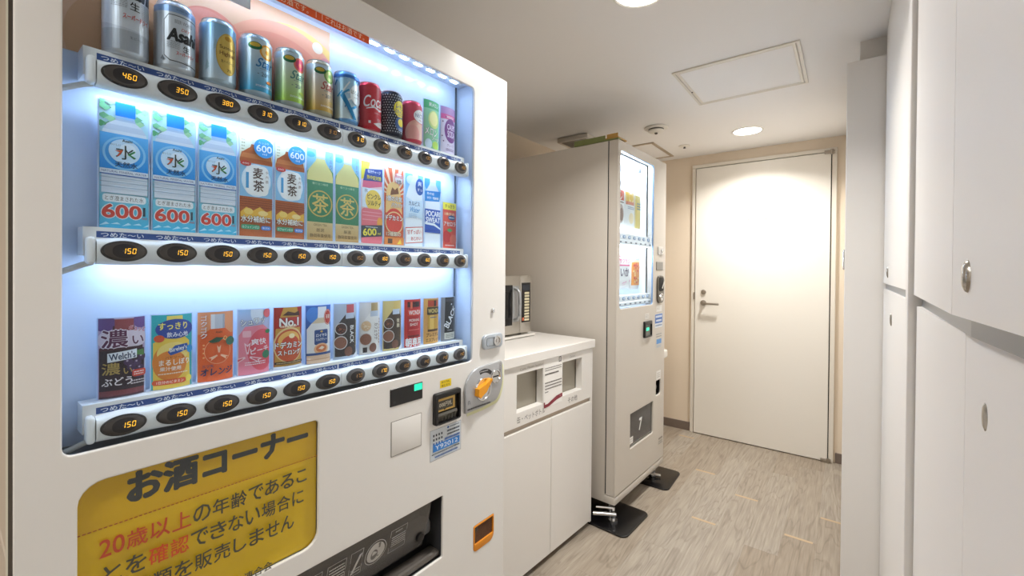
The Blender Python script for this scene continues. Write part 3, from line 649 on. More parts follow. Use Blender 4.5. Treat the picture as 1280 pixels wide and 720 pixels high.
def star_can(c0, c1, fruit, fc2, script):
    def art(p, w, h):
        p.rect(-w, w, 0, h, ('v', c0, '#e6ebee', .008, .06)); p.rect(-w, w, h - .022, h, '#cfdfe8')
        p.ell(.010, h - .030, .014, .014, fruit, 28); p.ell(.010, h - .030, .0105, .0105, fc2, 24); p.ell(.010, h - .030, .004, .004, fruit, 12)
        p.ell(-.011, h - .023, .0115, .0072, '#1c6a45', 24); p.ell(-.011, h - .021, .0085, .004, '#d9b23c', 16)
        p.text('Star', .008, .059, .031, .017, script, .03, shear=.35); p.lines(-.004, .016, .047, .049, 1, '#8a949a', .6)
        p.text('20', .004, .038, .010, .0075, '#5b6f7e', .02); p.text('-', -.006, .038, .003, .0012, '#5b6f7e'); p.text('%', .012, .0395, .004, .004, '#5b6f7e')
        p.lines(-.010, .024, .014, .018, 2, '#ffffff', .4)
        p.ell(.014, .026, .006, .003, c1, 14)
    return art
def horoyoi(p, w, h):
    p.rect(-w, w, 0, h, ('v', '#dff0f6', '#9bd0ec', .01, h)); rnd = random.Random(3)
    for k in range(26):
        a, t = rnd.uniform(-w, w), rnd.uniform(.01, h - .015); an = rnd.uniform(.3, 1.3); l = rnd.uniform(.008, .026); ww = rnd.uniform(.001, .004)
        p.poly([(a, t), (a + l * math.cos(an), t + l * math.sin(an)), (a + l * math.cos(an) - ww * math.sin(an), t + l * math.sin(an) + ww), (a - ww, t + ww)], rnd.choice(['#3f9ed2', '#6bbbe0', '#ffffff', '#2a84bf', '#bfe2f2']))
    p.ell(.010, .062, .017, .022, '#e9f4f8', 24); p.text('ほろよい', .009, .066, .026, .009, '#33424c', .02); p.text('白いサワー', .010, .055, .015, .0045, '#5a6a74'); p.poly([(-.026, .055), (.004, .0), (.012, .0), (-.018, .060)], '#2f8fc6'); p.rect(-w, w, h - .016, h, '#3d77c4'); p.ell(.022, .014, .005, .007, '#27467e', 14)
def cola(p, w, h):
    p.rect(-w, w, 0, h, '#c9202f'); p.text('Coca-Cola', .022, .066, .100, .026, '#f6ecec', .03, shear=.25, rot=5)
    p.poly([(-.022, .046), (-.004, .052), (.010, .047), (.030, .052), (.030, .049), (.010, .043), (-.004, .048), (-.022, .044)], '#f6ecec')
    p.text('ORIGINAL TASTE', .010, .037, .026, .0026, '#eec3c6'); p.lines(.004, .024, .018, .026, 3, '#e9b3b7', .4); p.rect(-.017, -.012, .012, .018, '#f6ecec')
    p.poly([(.006, .006), (w, .006), (w, .022), (.010, .018), (-.006, .012)], '#e3d8d4'); p.text('この自販機', .017, .013, .018, .004, '#c23a3a', .01)
def lemon(p, w, h):
    p.rect(-w, w, 0, h, '#1f2433')
    L = [ellipse(-w + .004 + k * .0062 + (.0031 if r % 2 else 0), .010 + r * .0062, .0012, .0012, 8) for r in range(16) for k in range(14)]
    p.polys(L, '#e8ebef'); p.ell(.007, .066, .018, .020, '#f2dc3c', 28); p.text('レモン', .008, .071, .026, .010, '#24419c', .05, rot=-6); p.text('スカッシュ', .006, .059, .030, .010, '#24419c', .05, rot=-6); p.lines(.000, .018, .050, .053, 1, '#24419c')
    p.ell(.009, .030, .017, .017, '#3c5f94', 28); p.ell(.010, .034, .010, .010, '#f2dc3c', 24); p.lines(.002, .020, .012, .020, 2, '#c7d4e8')
def nectar(p, w, h):
    p.rect(-w, w, 0, h, '#d9485a'); p.ell(.0, .022, .034, .034, '#f3b3a2', 32); p.ell(.008, .020, .022, .026, '#f6c6b2', 28); p.ell(-.014, .018, .018, .024, '#f0a598', 28)
    p.ell(.009, .066, .023, .018, '#d9485a', 32); p.ell(.009, .066, .0218, .0168, '#f6f3f0', 32); p.text('NECTAR', .010, .067, .036, .0095, '#2d4a8a', .02); p.text('ネクター', .009, .076, .012, .003, '#b8505c'); p.text('PEACH', .010, .0565, .014, .0032, '#c2505c')
    p.poly([(.018, .044), (.027, .047), (.031, .043), (.024, .041)], '#6da05c')
CY = .175; CP = .0627
E_can = [
    (.149, 'tall silver beer can, leftmost on the top shelf, cropped by the photo', beer_big, '#c9ccd0', False),
    (.111, 'short silver beer can with blue collar beside the tall silver can', beer_small, '#c9ccd0', False),
    (.111, 'pale blue highball can with a gold oval label', highball, '#aebfc8', False),
    (.111, 'white and blue can with an orange slice and blue script', star_can('#3fa6cf', '#e58a3c', '#f0a63c', '#f6d79a', '#2f77b0'), '#a9bcc6', False),
    (.111, 'white can fading to lime green with a pink grapefruit slice', star_can('#a8cf4a', '#bcd65a', '#e6795f', '#d94a6c', '#5a8f86'), '#a9b5b0', False),
    (.111, 'white can fading to gold with a green fruit cluster', star_can('#d2a544', '#e0c070', '#7fae5a', '#c9d68c', '#b0574e'), '#b2a98e', False),
    (.111, 'light blue and white brushed pattern can with blue rim', horoyoi, '#6fa6d8', False),
    (.108, 'plain red cola can with white flowing script', cola, '#c92a38', True),
    (.108, 'navy can with white dots and a yellow lemon label', lemon, '#1f2433', True),
    (.104, 'pink red peach can with a white oval label', nectar, '#d9485a', True)]
for i, (h, lab, art, body, flat) in enumerate(E_can):
    can(i, CY + CP * i - (.003 if i >= 7 else 0), h, lab, art, body, '#cfd3d7' if not flat else '#e3d7da', flat=flat)

def card(y, z, w, h, label, art, R=None, group=None, x=-.9025):
    """Printed sample card in its clear holder; R = bend radius (bulging towards the glass)."""
    root = None; hw = w / 2; n = 1 if R is None else 14
    b = MB(); vs = []; e = .0018
    for k in range(n + 1):
        s = (-hw - e) + (w + 2 * e) * k / n
        for d in (0, -.0012):
            xx, yy = ((R + d) * math.cos(s / R) - R, (R + d) * math.sin(s / R)) if R else (d, s)
            vs += [(xx, yy, 0), (xx, yy, h + .0012)]
    fs = []
    for k in range(n):
        o = 4 * k; q = o + 4; fs += [(o, q, q + 1, o + 1), (o + 2, o + 3, q + 3, q + 2), (o, o + 2, q + 2, q), (o + 1, q + 1, q + 3, o + 3)]
    fs += [(0, 1, 3, 2), (4 * n, 4 * n + 2, 4 * n + 3, 4 * n + 1)]
    b.add(vs, fs)
    root = b.build('drink_card', mat('card_holder', '#cfe0f6', .2), None, (x, y, z), smooth=60, label=label, cat='drink card', group=group)
    p = PR(R=R, ds=.004); p.clip = (-hw, hw, .0008, h); art(p, hw, h)
    p.build('printed_face', root, (.0002, 0, 0))
    hf = MB().box(.0008, .0018, -hw - e, -hw - e + .0011, 0, h * .55); hf.box(.0008, .0018, hw + e - .0011, hw + e, 0, h * .55)
    if R is None: hf.build('holder_rails', mat('holder_clear', '#dbe9fb', .15), root, smooth=0)
    return root
# --- top shelf: two narrow cards at the right end
def melon(p, w, h):
    p.rect(-w, w, 0, h, '#8fcfa4'); p.rect(-w, w, h - .022, h, '#4fae74'); p.text('爽メロン', .004, h - .011, .034, .011, '#e8f5e8', .03, oc='#2c6b48')
    p.ell(.004, .082, .019, .024, '#cfe08a', 28); p.ell(.004, .084, .015, .019, '#f3eda0', 28); p.text('メロン', -.004, .048, .040, .020, '#f3f7ef', .05, oc='#23382c', rot=-6); p.text('ソーダ', .010, .031, .028, .012, '#f3f7ef', .05, oc='#23382c', rot=-6); p.ell(.010, .014, .012, .011, '#b6d65c', 20); p.ell(-.014, .015, .011, .013, '#cfe4ee', 20)
def calpis_soda(p, w, h):
    p.rect(-w, w, 0, h, '#ded3e6'); p.rect(-w, w, h - .020, h, '#b48bc0'); p.rect(-w, w, h - .034, h - .020, '#d8619a'); p.text('期間限定', .004, h - .027, .030, .007, '#f8e6f0', .02)
    p.ell(.006, .068, .023, .034, '#7a3f86', 32); p.text('CALPIS', .008, .078, .032, .015, '#e9d8ef', .05); p.text('SODA', .008, .058, .030, .018, '#e9d8ef', .05)
    p.polys([ellipse(a, t, .002, .002, 10) for a, t in ((-.022, .09), (-.024, .05), (-.020, .036), (-.012, .104), (.02, .104))], '#5c3668'); p.text('グレープ', .004, .026, .026, .008, '#6a4a74', .02); p.lines(-.012, .020, .010, .018, 2, '#8a6a94')
card(.8085, ZR1, .056, .132, 'green melon soda card at the right of the top shelf', melon, .06, 'sample cards on the top shelf', -.893)
card(.8705, ZR1, .056, .132, 'pale purple grape soda card, last on the top shelf', calpis_soda, .06, 'sample cards on the top shelf', -.893)
# --- middle shelf
def water(p, w, h):
    p.rect(-w, w, 0, h, ('v', '#7fd0e6', '#c9ecf2', 0, h)); rnd = random.Random(5)
    for k in range(16):
        a = rnd.choice((-1, 1)) * rnd.uniform(.012, w); t = rnd.uniform(.155, h); p.poly([(a - .007, t), (a, t + .005), (a + .007, t + .001), (a, t - .005)], rnd.choice(['#7cc08c', '#5fae74', '#a9d8a4']))
    p.poly([(-.010, .174), (.012, .174), (.0135, .168), (.0215, .161), (.0265, .152), (.028, .142), (.028, .055), (-.027, .055), (-.027, .142), (-.0255, .152), (-.0205, .161), (-.0115, .168)], '#e6eef6'); p.poly([(-.0205, .161), (.0215, .161), (.0265, .152), (-.0255, .152)], '#cfdcea'); p.poly([(-.010, .174), (.012, .174), (.0135, .168), (-.0115, .168)], '#b9cfe4')
    p.rect(-.011, .013, .175, .1965, '#1f86dc'); p.rect(-.010, .012, .171, .175, '#a9cdea')
    p.rect(-.029, .029, .092, .147, ('v', '#1b92e2', '#5fb4ea', .092, .14)); p.ring(.0, .118, .026, .026, .003, '#8ccdf2', 36); p.ell(.0, .121, .019, .019, '#cfeafa', 30); p.ell(.004, .124, .010, .010, '#eaf6fd', 24)
    p.rect(-.029, .029, .085, .0915, '#eaf1f7'); p.text('NATURAL MINERAL WATER', 0, .0882, .054, .0032, '#2b4c8c', .01); p.rect(-.029, .029, .083, .0845, '#3a66b4')
    p.text('Asahi', .003, .138, .012, .0042, A_INK, .04); p.text('水', .001, .1195, .024, .022, '#2d3a30', .02); p.poly([(-.012, .121), (-.002, .123), (-.007, .113), (-.010, .112), (-.006, .119)], '#d0562e'); p.poly([(.003, .117), (.012, .124), (.013, .122), (.007, .117), (.014, .113), (.012, .112)], '#2f8a4a')
    p.text('おいしい', -.011, .130, .012, .0035, '#5a6a60'); p.text('天然水', .002, .1005, .027, .0085, '#1d3a58', .03)
    for t in (.078, .071, .064): p.rect(-.029, .029, t, t + .0015, '#aebfce')
    p.rect(-.030, .030, .0, .052, ('v', '#38b2d6', '#7cd0e4', 0, .05)); p.rr(-.026, .026, .041, .053, .004, '#f2f7f8'); p.text('とぎ澄まされた水', 0, .047, .046, .0072, '#4a4a4a', .01)
    p.text('600', -.003, .027, .046, .020, '#d84a3a', .06, oc='#f6fafa', ob=.06); p.rect(.0222, .0252, .022, .036, '#3a4a54'); p.text('ml', .024, .0185, .006, .004, '#d84a3a', .02)
    for k in range(5): p.poly([(-.03 + k * .013, .004 + (k % 2) * .003), (-.018 + k * .013, .007), (-.022 + k * .013, .010)], '#bfe8f2')
def barley(p, w, h):
    p.rect(-w, w, 0, h, ('v', '#e4ecc0', '#f2f0c4', .05, h)); p.rect(-w, w, .150, h, '#f4f3d6'); p.lines(-.026, -.020, .150, .185, 6, '#b9b48a', .4)
    p.poly([(-.009, .176), (.009, .176), (.011, .170), (.026, .158), (.029, .146), (.029, 0), (-.029, 0), (-.029, .146), (-.026, .158), (-.011, .170)], '#b8602e'); p.rect(-.008, .008, .176, .188, '#e8e6e0')
    p.poly([(-.024, .158), (.024, .158), (.028, .149), (-.028, .149)], '#cf7d44'); p.rect(-.029, .029, .076, .140, '#8fc4e4'); p.ell(0, .108, .026, .031, '#dff0f8', 32); p.rr(-.019, .022, .080, .137, .010, '#f6f6f0')
    p.rect(-.0185, -.0135, .092, .122, '#4a9fd0'); p.text('麦', .003, .122, .018, .021, '#4a3026', .03); p.text('茶', .004, .098, .019, .021, '#4a3026', .03); p.text('十', .019, .126, .006, .006, '#6a4a36', .01); p.text('六', .019, .117, .006, .006, '#6a4a36', .01); p.text('茶', .019, .108, .006, .006, '#6a4a36', .01)
    p.ell(-.019, .138, .0095, .005, '#c23a34', 20); p.text('600', -.019, .138, .011, .003, '#f4e0d8', .02)
    for k in range(4): p.rect(-.029, .029, .070 - k * .0045, .0713 - k * .0045, '#8f4420')
    p.poly([(-.028, .046), (-.018, .056), (-.006, .050), (.006, .058), (.018, .049), (.028, .054), (.028, .036), (-.028, .036)], '#f0b840'); p.ell(-.014, .048, .008, .006, '#f6d26c', 14); p.ell(.012, .046, .009, .005, '#f6d98a', 14)
    p.text('水分補給に', -.001, .034, .052, .012, '#fbf6ea', .04, oc='#5a3420', ob=.06); p.rr(-.027, .006, .014, .023, .0035, '#3f9a6c'); p.text('カフェインゼロ', -.0105, .0185, .029, .005, '#f0f8f2', .02); p.rr(.008, .026, .014, .022, .0035, '#3c82d0'); p.text('無添加', .017, .018, .013, .0045, '#f0f6fc', .02)
    p.ell(.013, .172, .0185, .0185, '#3a9cdc', 32); p.text('600', .013, .171, .028, .0125, '#f2f8fc', .04); p.text('ml', .014, .161, .008, .0045, '#f2f8fc', .02); p.text('たっぷり', .012, .1815, .018, .0042, '#dff0fa', .01)
def green_tea(p, w, h):
    p.rect(-w, w, 0, h, ('v', '#9cc490', '#8fd0ee', .13, .18)); p.poly([(-w, .145), (-.02, .158), (0, .150), (.02, .160), (w, .150), (w, .12), (-w, .12)], '#5f9f5c'); p.ell(-.022, .182, .010, .006, '#5ab8ea', 16)
    p.poly([(-.009, .177), (.010, .177), (.012, .170), (.026, .150), (.0285, .138), (.0285, 0), (-.0285, 0), (-.0285, .138), (-.026, .150), (-.011, .170)], '#e3d88c'); p.rect(-.0095, .0105, .176, .1965, '#e6ecf0'); p.rect(-.0095, .0105, .176, .179, '#c6d2d8')
    p.rect(-.0285, .0285, .040, .128, ('v', '#2d7f54', '#3f8a66', .04, .128)); p.text('香り立つ緑茶', 0, .122, .036, .005, '#c4dcb4', .01); p.ring(0, .080, .0275, .0285, .0028, '#cdb25a', 40); p.text('茶', 0, .080, .036, .040, '#d8c068', .03)
    p.rect(-.0285, .0285, 0, .040, ('v', '#b98f4e', '#d9c088', 0, .04)); p.text('GREEN TEA', 0, .034, .030, .005, '#6a5224', .01); p.text('厳選', 0, .023, .018, .008, '#574019', .02); p.text('静岡茶葉使用', 0, .011, .046, .0085, '#574019', .02)
    for k, ch in enumerate('かおり'): p.text(ch, .0235, .186 - k * .012, .006, .009, '#8a7ab4', .01)
def pink_salty(p, w, h):
    p.rect(-w, w, 0, h, ('v', '#e9b0b4', '#f2dfe0', .08, h)); p.poly([(-w, h), (-.004, h), (-.016, .155), (-w, .150)], '#f0e04a'); p.poly([(-.024, .150), (.028, .160), (.028, .140), (-.026, .128)], '#e06a86')
    p.poly([(-.018, .176), (w, .182), (w, .152), (-.024, .148)], '#33509a'); p.text('塩分チャージ', .006, .172, .036, .008, '#f0f3f8', .03); p.text('熱中症対策', .006, .158, .040, .010, '#f2dc3c', .04)
    p.rect(-.027, .028, .086, .132, '#dfeaf2'); p.ell(.004, .104, .022, .025, '#f2d05c', 28); p.text('ピンクレ', .006, .113, .036, .012, '#4b3b34', .05); p.text('ソルティ', .006, .097, .036, .012, '#4b3b34', .05); p.text('水', -.016, .126, .010, .010, '#3a4a5a')
    p.rr(-.028, .029, .0, .084, .008, '#e2707a')
    for t in (.074, .066, .056): p.rect(-.026, .027, t, t + .002, '#f0a0a4')
    p.ell(.022, .052, .008, .013, '#eda43c', 18); p.poly([(-.029, .042), (.029, .047), (.029, .020), (-.029, .014)], '#39414a'); p.text('600', -.006, .028, .036, .016, '#f2e24a', .05, rot=4); p.text('ml', .020, .026, .008, .006, '#f2e24a', .02); p.lines(-.018, .016, .038, .042, 1, '#d8dce0')
def vitamin(p, w, h):
    p.rect(-w, w, 0, h, '#e3673a')
    for k in range(9):
        a = math.radians(20 + k * 17); p.poly([(0, .120), (.12 * math.cos(a), .120 + .12 * math.sin(a)), (.12 * math.cos(a + .13), .120 + .12 * math.sin(a + .13))], '#f4d6b4')
    p.ell(.014, .168, .014, .015, '#f6ece6', 24); p.ring(.014, .168, .0135, .0145, .0014, '#d8484a', 24); p.text('熱中症', .014, .173, .022, .008, '#d8484a', .03); p.text('対策', .014, .160, .014, .010, '#4a4240', .03)
    p.poly([(-.018, .150), (-.006, .158), (.012, .154), (.018, .140), (.024, .080), (-.026, .080), (-.024, .134)], '#efc27a'); p.poly([(-.010, .134), (-.006, .144), (.002, .138), (.010, .146), (.014, .130), (-.012, .124)], '#7a4a2a')
    p.text('1個の元気', 0, .116, .048, .013, '#f8f2ea', .05, oc='#4a2c20', ob=.07); p.text('バクハツ', .008, .100, .034, .012, '#f8f2ea', .05, oc='#4a2c20', ob=.07); p.ell(0, .062, .027, .030, '#d9402e', 32); p.ring(0, .056, .0275, .028, .003, '#f2c98e', 32)
    p.text('ドデカミン', 0, .068, .052, .013, '#fbf6f0', .06, oc='#6a2018', ob=.07); p.text('12種類の', -.002, .028, .044, .011, '#f4dfc0', .04, oc='#7a3a20', ob=.05); p.rect(-w, w, 0, .020, '#e88a3c'); p.rect(-.020, -.006, .004, .016, '#5a3a28'); p.poly([(.008, .003), (.018, .016), (.022, .004)], '#f4d24a')
def milk_water(p, w, h):
    p.rect(-w, w, 0, h, ('v', '#d4eaf8', '#7cc2ee', .05, h)); p.ell(-.010, .172, .016, .012, '#d8edf8', 20); p.poly([(-.008, .175), (.010, .180), (.012, .165), (.027, .140), (.028, .0), (-.028, .0), (-.028, .125), (-.020, .150)], '#e9f2f8')
    p.rect(-.006, .012, .176, h, '#dfeaf2'); p.ell(.018, .158, .014, .022, '#3560b0', 24); p.text('爽', .018, .166, .012, .012, '#eef4fa', .03); p.text('すっ', .018, .150, .016, .008, '#eef4fa', .03)
    p.poly([(-.028, .128), (-.004, .118), (.028, .124), (.028, .072), (0, .080), (-.028, .072)], '#cfe6f6'); p.text('カルピス', 0, .112, .036, .011, '#3a4a7a', .04); p.text('Water', .002, .096, .034, .013, '#4a9ad6', .03, shear=.3); p.lines(-.018, .008, .074, .086, 3, '#9ab8d0')
    p.poly([(-.029, .048), (.029, .054), (.029, .012), (-.029, .006)], '#d2433c'); p.poly([(-.0275, .046), (.0275, .052), (.0275, .0138), (-.0275, .008)], '#f7f5f2'); p.text('甘ずっぱい', 0, .038, .046, .012, '#d2433c', .03, rot=4); p.text('あじわい', .006, .021, .034, .010, '#d2433c', .03, rot=4)
def sports(p, w, h):
    p.rect(-w, w, 0, h, ('v', '#d6e6f8', '#9cd2f4', .1, h)); p.ell(-.018, .174, .012, .018, '#4fb0e8', 18); p.ell(.022, .168, .012, .020, '#6cc0ee', 18)
    p.poly([(-.010, .178), (.010, .178), (.012, .170), (.026, .150), (.027, 0), (-.027, 0), (-.026, .150), (-.012, .170)], '#e6eef6'); p.rect(-.0105, .0105, .178, h, '#f2f6fa')
    p.poly([(-.028, .152), (.029, .156), (.024, .128), (-.028, .124)], '#2a8ad6'); p.text('熱中症', -.008, .146, .026, .007, '#eef6fc', .03); p.text('水分・電解質', .000, .135, .042, .007, '#eef6fc', .03)
    p.rect(-.028, .028, .040, .104, '#2256b8'); p.text('POCARI', .001, .092, .051, .014, '#f2f6fb', .06); p.text('SWEAT', .001, .075, .051, .014, '#f2f6fb', .06); p.poly([(-.028, .068), (.006, .066), (.028, .054), (.028, .050), (.004, .060), (-.028, .062)], '#e8f0f8'); p.rect(-.028, .028, .040, .048, '#1c4aa4')
def acerola(p, w, h):
    p.rect(-w, w, 0, h, '#d9503e'); p.rect(-w, w, h - .020, h, '#f0e44a'); p.text('すっきり', 0, h - .010, .036, .010, '#4a4a2a', .05); p.text('1本分の', 0, .098, .038, .009, '#f8e0b0', .04); p.ell(.008, .088, .014, .007, '#2f5a8a', 18); p.lines(-.002, .018, .085, .091, 1, '#e8eef4')
    p.text('アセロラ', 0, .070, .046, .012, '#fbf1ec', .04, oc='#a02c28', ob=.05); p.ell(-.010, .034, .016, .018, '#c22e2c', 22); p.ell(.014, .026, .013, .015, '#e06a52', 20); p.poly([(-.012, .052), (0, .058), (.012, .052), (0, .046)], '#4a9a58'); p.lines(-.018, .018, .006, .012, 1, '#f4d8d0')
C2, P2 = .1755, .0643
G2 = 'sample cards on the middle shelf'
for k, (art, lab, hh) in enumerate([
    (water, 'blue mineral water bottle card, leftmost on the middle shelf', .197), (water, 'blue mineral water bottle card, second from the left on the middle shelf', .197), (water, 'blue mineral water bottle card beside the brown barley tea card', .197),
    (barley, 'brown barley tea card beside the blue water cards', .197), (barley, 'brown barley tea card beside the green tea cards', .197),
    (green_tea, 'green tea card with gold ring beside the barley tea cards', .195), (green_tea, 'green tea card with gold ring beside the pink bottle card', .195),
    (pink_salty, 'pink bottle card with yellow circle and dark 600 band', .194), (vitamin, 'orange card with red burst and white lettering', .192), (milk_water, 'pale blue and white bottle card with red lettering below', .188),
    (sports, 'blue and white sports drink card with blue label', .186), (acerola, 'short red card with yellow top, last on the middle shelf', .130)]):
    card(C2 + P2 * k, ZR2, .0585 if k < 11 else .052, hh, lab, art, None, G2)
# --- bottom shelf: bent cards
def grape(p, w, h):
    p.rect(-w, w, 0, h, '#b9a3c4'); p.ell(-.022, .116, .014, .012, '#6a4a84', 18); p.ell(.024, .118, .012, .012, '#6a4a84', 18)
    p.poly([(-.012, .112), (.014, .112), (.014, .086), (.026, .078), (.028, .0), (-.028, .0), (-.028, .078), (-.014, .086)], '#4a2430'); p.rect(-.010, .013, .095, .122, '#96474a'); p.rect(-.028, .028, .012, .074, '#33222c'); p.rect(-.028, .028, .004, .012, '#7a3a40')
    for a, t in ((.010, .046), (.018, .052), (.022, .042), (.014, .038), (.024, .060), (.006, .054), (.020, .032)): p.ell(a, t, .0058, .0058, '#4a3458', 14); p.ell(a - .0015, t + .002, .0015, .0015, '#b8a8c4', 8)
    p.poly([(.008, .070), (.026, .072), (.027, .062), (.016, .064)], '#5a8a4a'); p.rr(-.029, .029, .078, .104, .010, '#ded0dc'); p.text('濃', -.010, .092, .030, .027, '#5d2a4c', .04, oc='#eadfe6', ob=.06); p.text('い', .018, .088, .015, .013, '#5d2a4c', .04, oc='#eadfe6', ob=.06)
    p.text('ギュッと', .017, .106, .022, .008, '#c23a44', .04, oc='#f4e6ea', ob=.06, rot=-12); p.poly([(-.018, .070), (.016, .074), (.016, .060), (-.018, .056)], '#e8ecf0'); p.text("Welch's", -.001, .065, .030, .0105, '#23385c', .05, rot=4)
    p.text('濃', -.014, .046, .020, .018, '#b59a58', .03); p.text('い', .005, .041, .010, .009, '#b59a58', .03); p.text('ぶどう', -.007, .026, .034, .012, '#ece4e4', .04); p.rr(.010, .028, .030, .041, .003, '#d04a38'); p.lines(.012, .026, .032, .039, 2, '#f4dcd4'); p.lines(.008, .027, .018, .026, 2, '#d8ccd0')
def orange_juice(p, w, h):
    p.rect(-w, w, 0, h, '#2fb0b4'); p.poly([(-.009, .122), (.013, .122), (.014, .088), (.024, .078), (.026, 0), (-.027, 0), (-.027, .078), (-.011, .088)], '#f2cf52'); p.rect(-.009, .013, .108, .122, '#f6de6a'); p.ell(-.004, .045, .024, .031, '#e88a2e', 30); p.ell(.0, .06, .022, .018, '#f6dc7c', 24); p.ell(-.004, .040, .023, .024, '#e88a34', 28)
    p.ell(.003, .100, .027, .0165, '#2f4a9a', 32); p.text('すっきり', .000, .105, .040, .0115, '#f4e45c', .05); p.text('飲み心地', .006, .0905, .030, .0085, '#eef0f6', .03); p.ell(-.019, .085, .007, .006, '#dc5a34', 16)
    p.poly([(-.008, .062), (.002, .072), (.020, .074), (.022, .064), (.010, .060), (-.004, .056)], '#2b55a4'); p.text("Bireley's", .007, .0655, .025, .009, '#f0f0ea', .04, rot=8); p.text('バヤリース', .002, .0525, .026, .0045, '#7a4018', .02); p.text('まるしぼり', .002, .0445, .042, .0095, '#fbf3e4', .04); p.text('果汁使用', -.004, .034, .028, .007, '#fbf3e4', .03); p.lines(-.020, .020, .024, .028, 1, '#f6e6cc')
    p.ell(.024, .064, .005, .007, '#2f9ad8', 14); p.rr(-.028, .018, .008, .0165, .004, '#df5a2c'); p.text('1日分のビタミン', -.004, .0122, .036, .005, '#fbeee0', .03); p.ell(.022, .014, .005, .006, '#f6e05a', 14)
def orange_soda(p, w, h):
    p.rect(-w, w, 0, h, '#e8703a'); p.rect(-w, w, .085, h, '#e99a6c'); p.poly([(-.010, .112), (.012, .112), (.013, .094), (.024, .084), (.027, .070), (.027, 0), (-.027, 0), (-.027, .070), (-.022, .084), (-.011, .094)], '#e4622a'); p.rect(-.010, .012, .094, .120, '#c9ced8'); p.rect(-.010, -.004, .094, .120, '#e4e7ec'); p.rect(.0085, .012, .094, .120, '#a6adba')
    for k, ch in enumerate('ゴクゴク'): p.text(ch, -.020, .114 - k * .0105, .009, .009, '#f6ece4', .04, oc='#d05030', ob=.06)
    p.text('Asahi', .002, .088, .010, .0035, '#3a2a24', .03); p.ring(.001, .054, .0205, .023, .0008, '#f4b88a', 32); p.poly([(-.014, .072), (-.002, .079), (.010, .077), (.002, .070), (-.008, .069)], '#2f5a44'); p.ring(.012, .076, .003, .004, .001, '#f2d080', 10)
    for an in (90, 210, 330):
        c, s_ = math.cos(math.radians(an)), math.sin(math.radians(an)); q = lambda l, o: (.002 + c * l - s_ * o, .048 + s_ * l + c * o)
        p.poly([q(.003, -.0012), q(.016, -.0032), q(.0125, 0), q(.016, .0032), q(.003, .0012)], '#f3c4a0')
    p.ell(.021, .070, .008, .008, '#2f6a50', 18); p.text('三ツ矢', -.014, .0285, .016, .005, '#2c3a64', .03); p.text('オレンジ', .000, .018, .048, .0125, '#28365f', .06, shear=.1); p.polys([ellipse(-.020, t, .0016, .0016, 8) for t in (.044, .052, .060, .066)], '#f4b070')
def peach_soda(p, w, h):
    p.rect(-w, w, 0, h, ('v', '#f0a8b4', '#9fc2e6', .075, .105)); p.ell(.003, .118, .012, .020, '#dbe6f2', 20); p.poly([(-.018, .092), (.014, .094), (.026, .084), (.028, 0), (-.028, 0), (-.028, .076)], '#e58596'); p.ell(.012, .046, .026, .040, '#dc5260', 30); p.rr(-.022, -.008, .072, .084, .002, '#efb6c0')
    p.text('シュワッ', -.004, .101, .042, .012, '#f6f8fa', .05, oc='#2a3c66', ob=.08, rot=6); p.text('爽快', .006, .062, .028, .012, '#f8eef0', .03); p.text('ピーチ', .008, .046, .034, .012, '#f8eef0', .04, rot=6); p.ell(.024, .080, .006, .004, '#2f8a58', 12); p.ell(.020, .036, .008, .008, '#2f7a58', 18); p.ell(.022, .116, .008, .009, '#e0656a', 16)
    for an in (90, 205, 335):
        c, s_ = math.cos(math.radians(an)), math.sin(math.radians(an)); q = lambda l, o: (-.014 + c * l - s_ * o, .036 + s_ * l + c * o)
        p.poly([q(.004, -.0016), q(.026, -.0052), q(.021, 0), q(.026, .0052), q(.004, .0016)], '#f6d2d8'); p.poly([q(.008, -.0008), q(.022, -.003), q(.018, 0), q(.022, .003), q(.008, .0008)], '#d8606e')
    p.lines(-.018, .018, .018, .026, 2, '#f8e2e6')
def strong(p, w, h):
    p.rect(-w, w, 0, h, '#a82a22'); p.poly([(-.012, h), (.016, h), (.024, .080), (.028, 0), (-.028, 0), (-.026, .080)], '#c9963e'); p.rect(-w, w, .082, .104, '#b33028'); p.text('No.1', .000, .094, .038, .016, '#f8f2ea', .06, oc='#6a1812', ob=.08); p.lines(-.018, .014, .083, .088, 1, '#f4d6b4', .7); p.poly([(-.014, .108), (-.004, .116), (.010, .112), (.020, .116), (.022, .106)], '#4a2a1c')
    p.ell(0, .048, .030, .036, '#e8c88a', 34); p.ell(0, .047, .0275, .033, '#c9542a', 34); p.ell(.0, .056, .022, .020, '#ecb45c', 28); p.ell(.002, .050, .018, .017, '#cf4a28', 26); p.ell(.004, .066, .006, .005, '#fae6b4', 14)
    p.text('ドデカミン', 0, .048, .054, .0125, '#fbf6ee', .06, oc='#4a1a12', ob=.08); p.text('ストロング', .000, .033, .044, .010, '#fbf6ee', .06, oc='#4a1a12', ob=.08); p.rect(-.028, .028, .010, .015, '#3a2418'); p.lines(-.024, .024, .011, .014, 1, '#e8c88a'); p.rect(-w, w, 0, .006, '#dfe3ea')
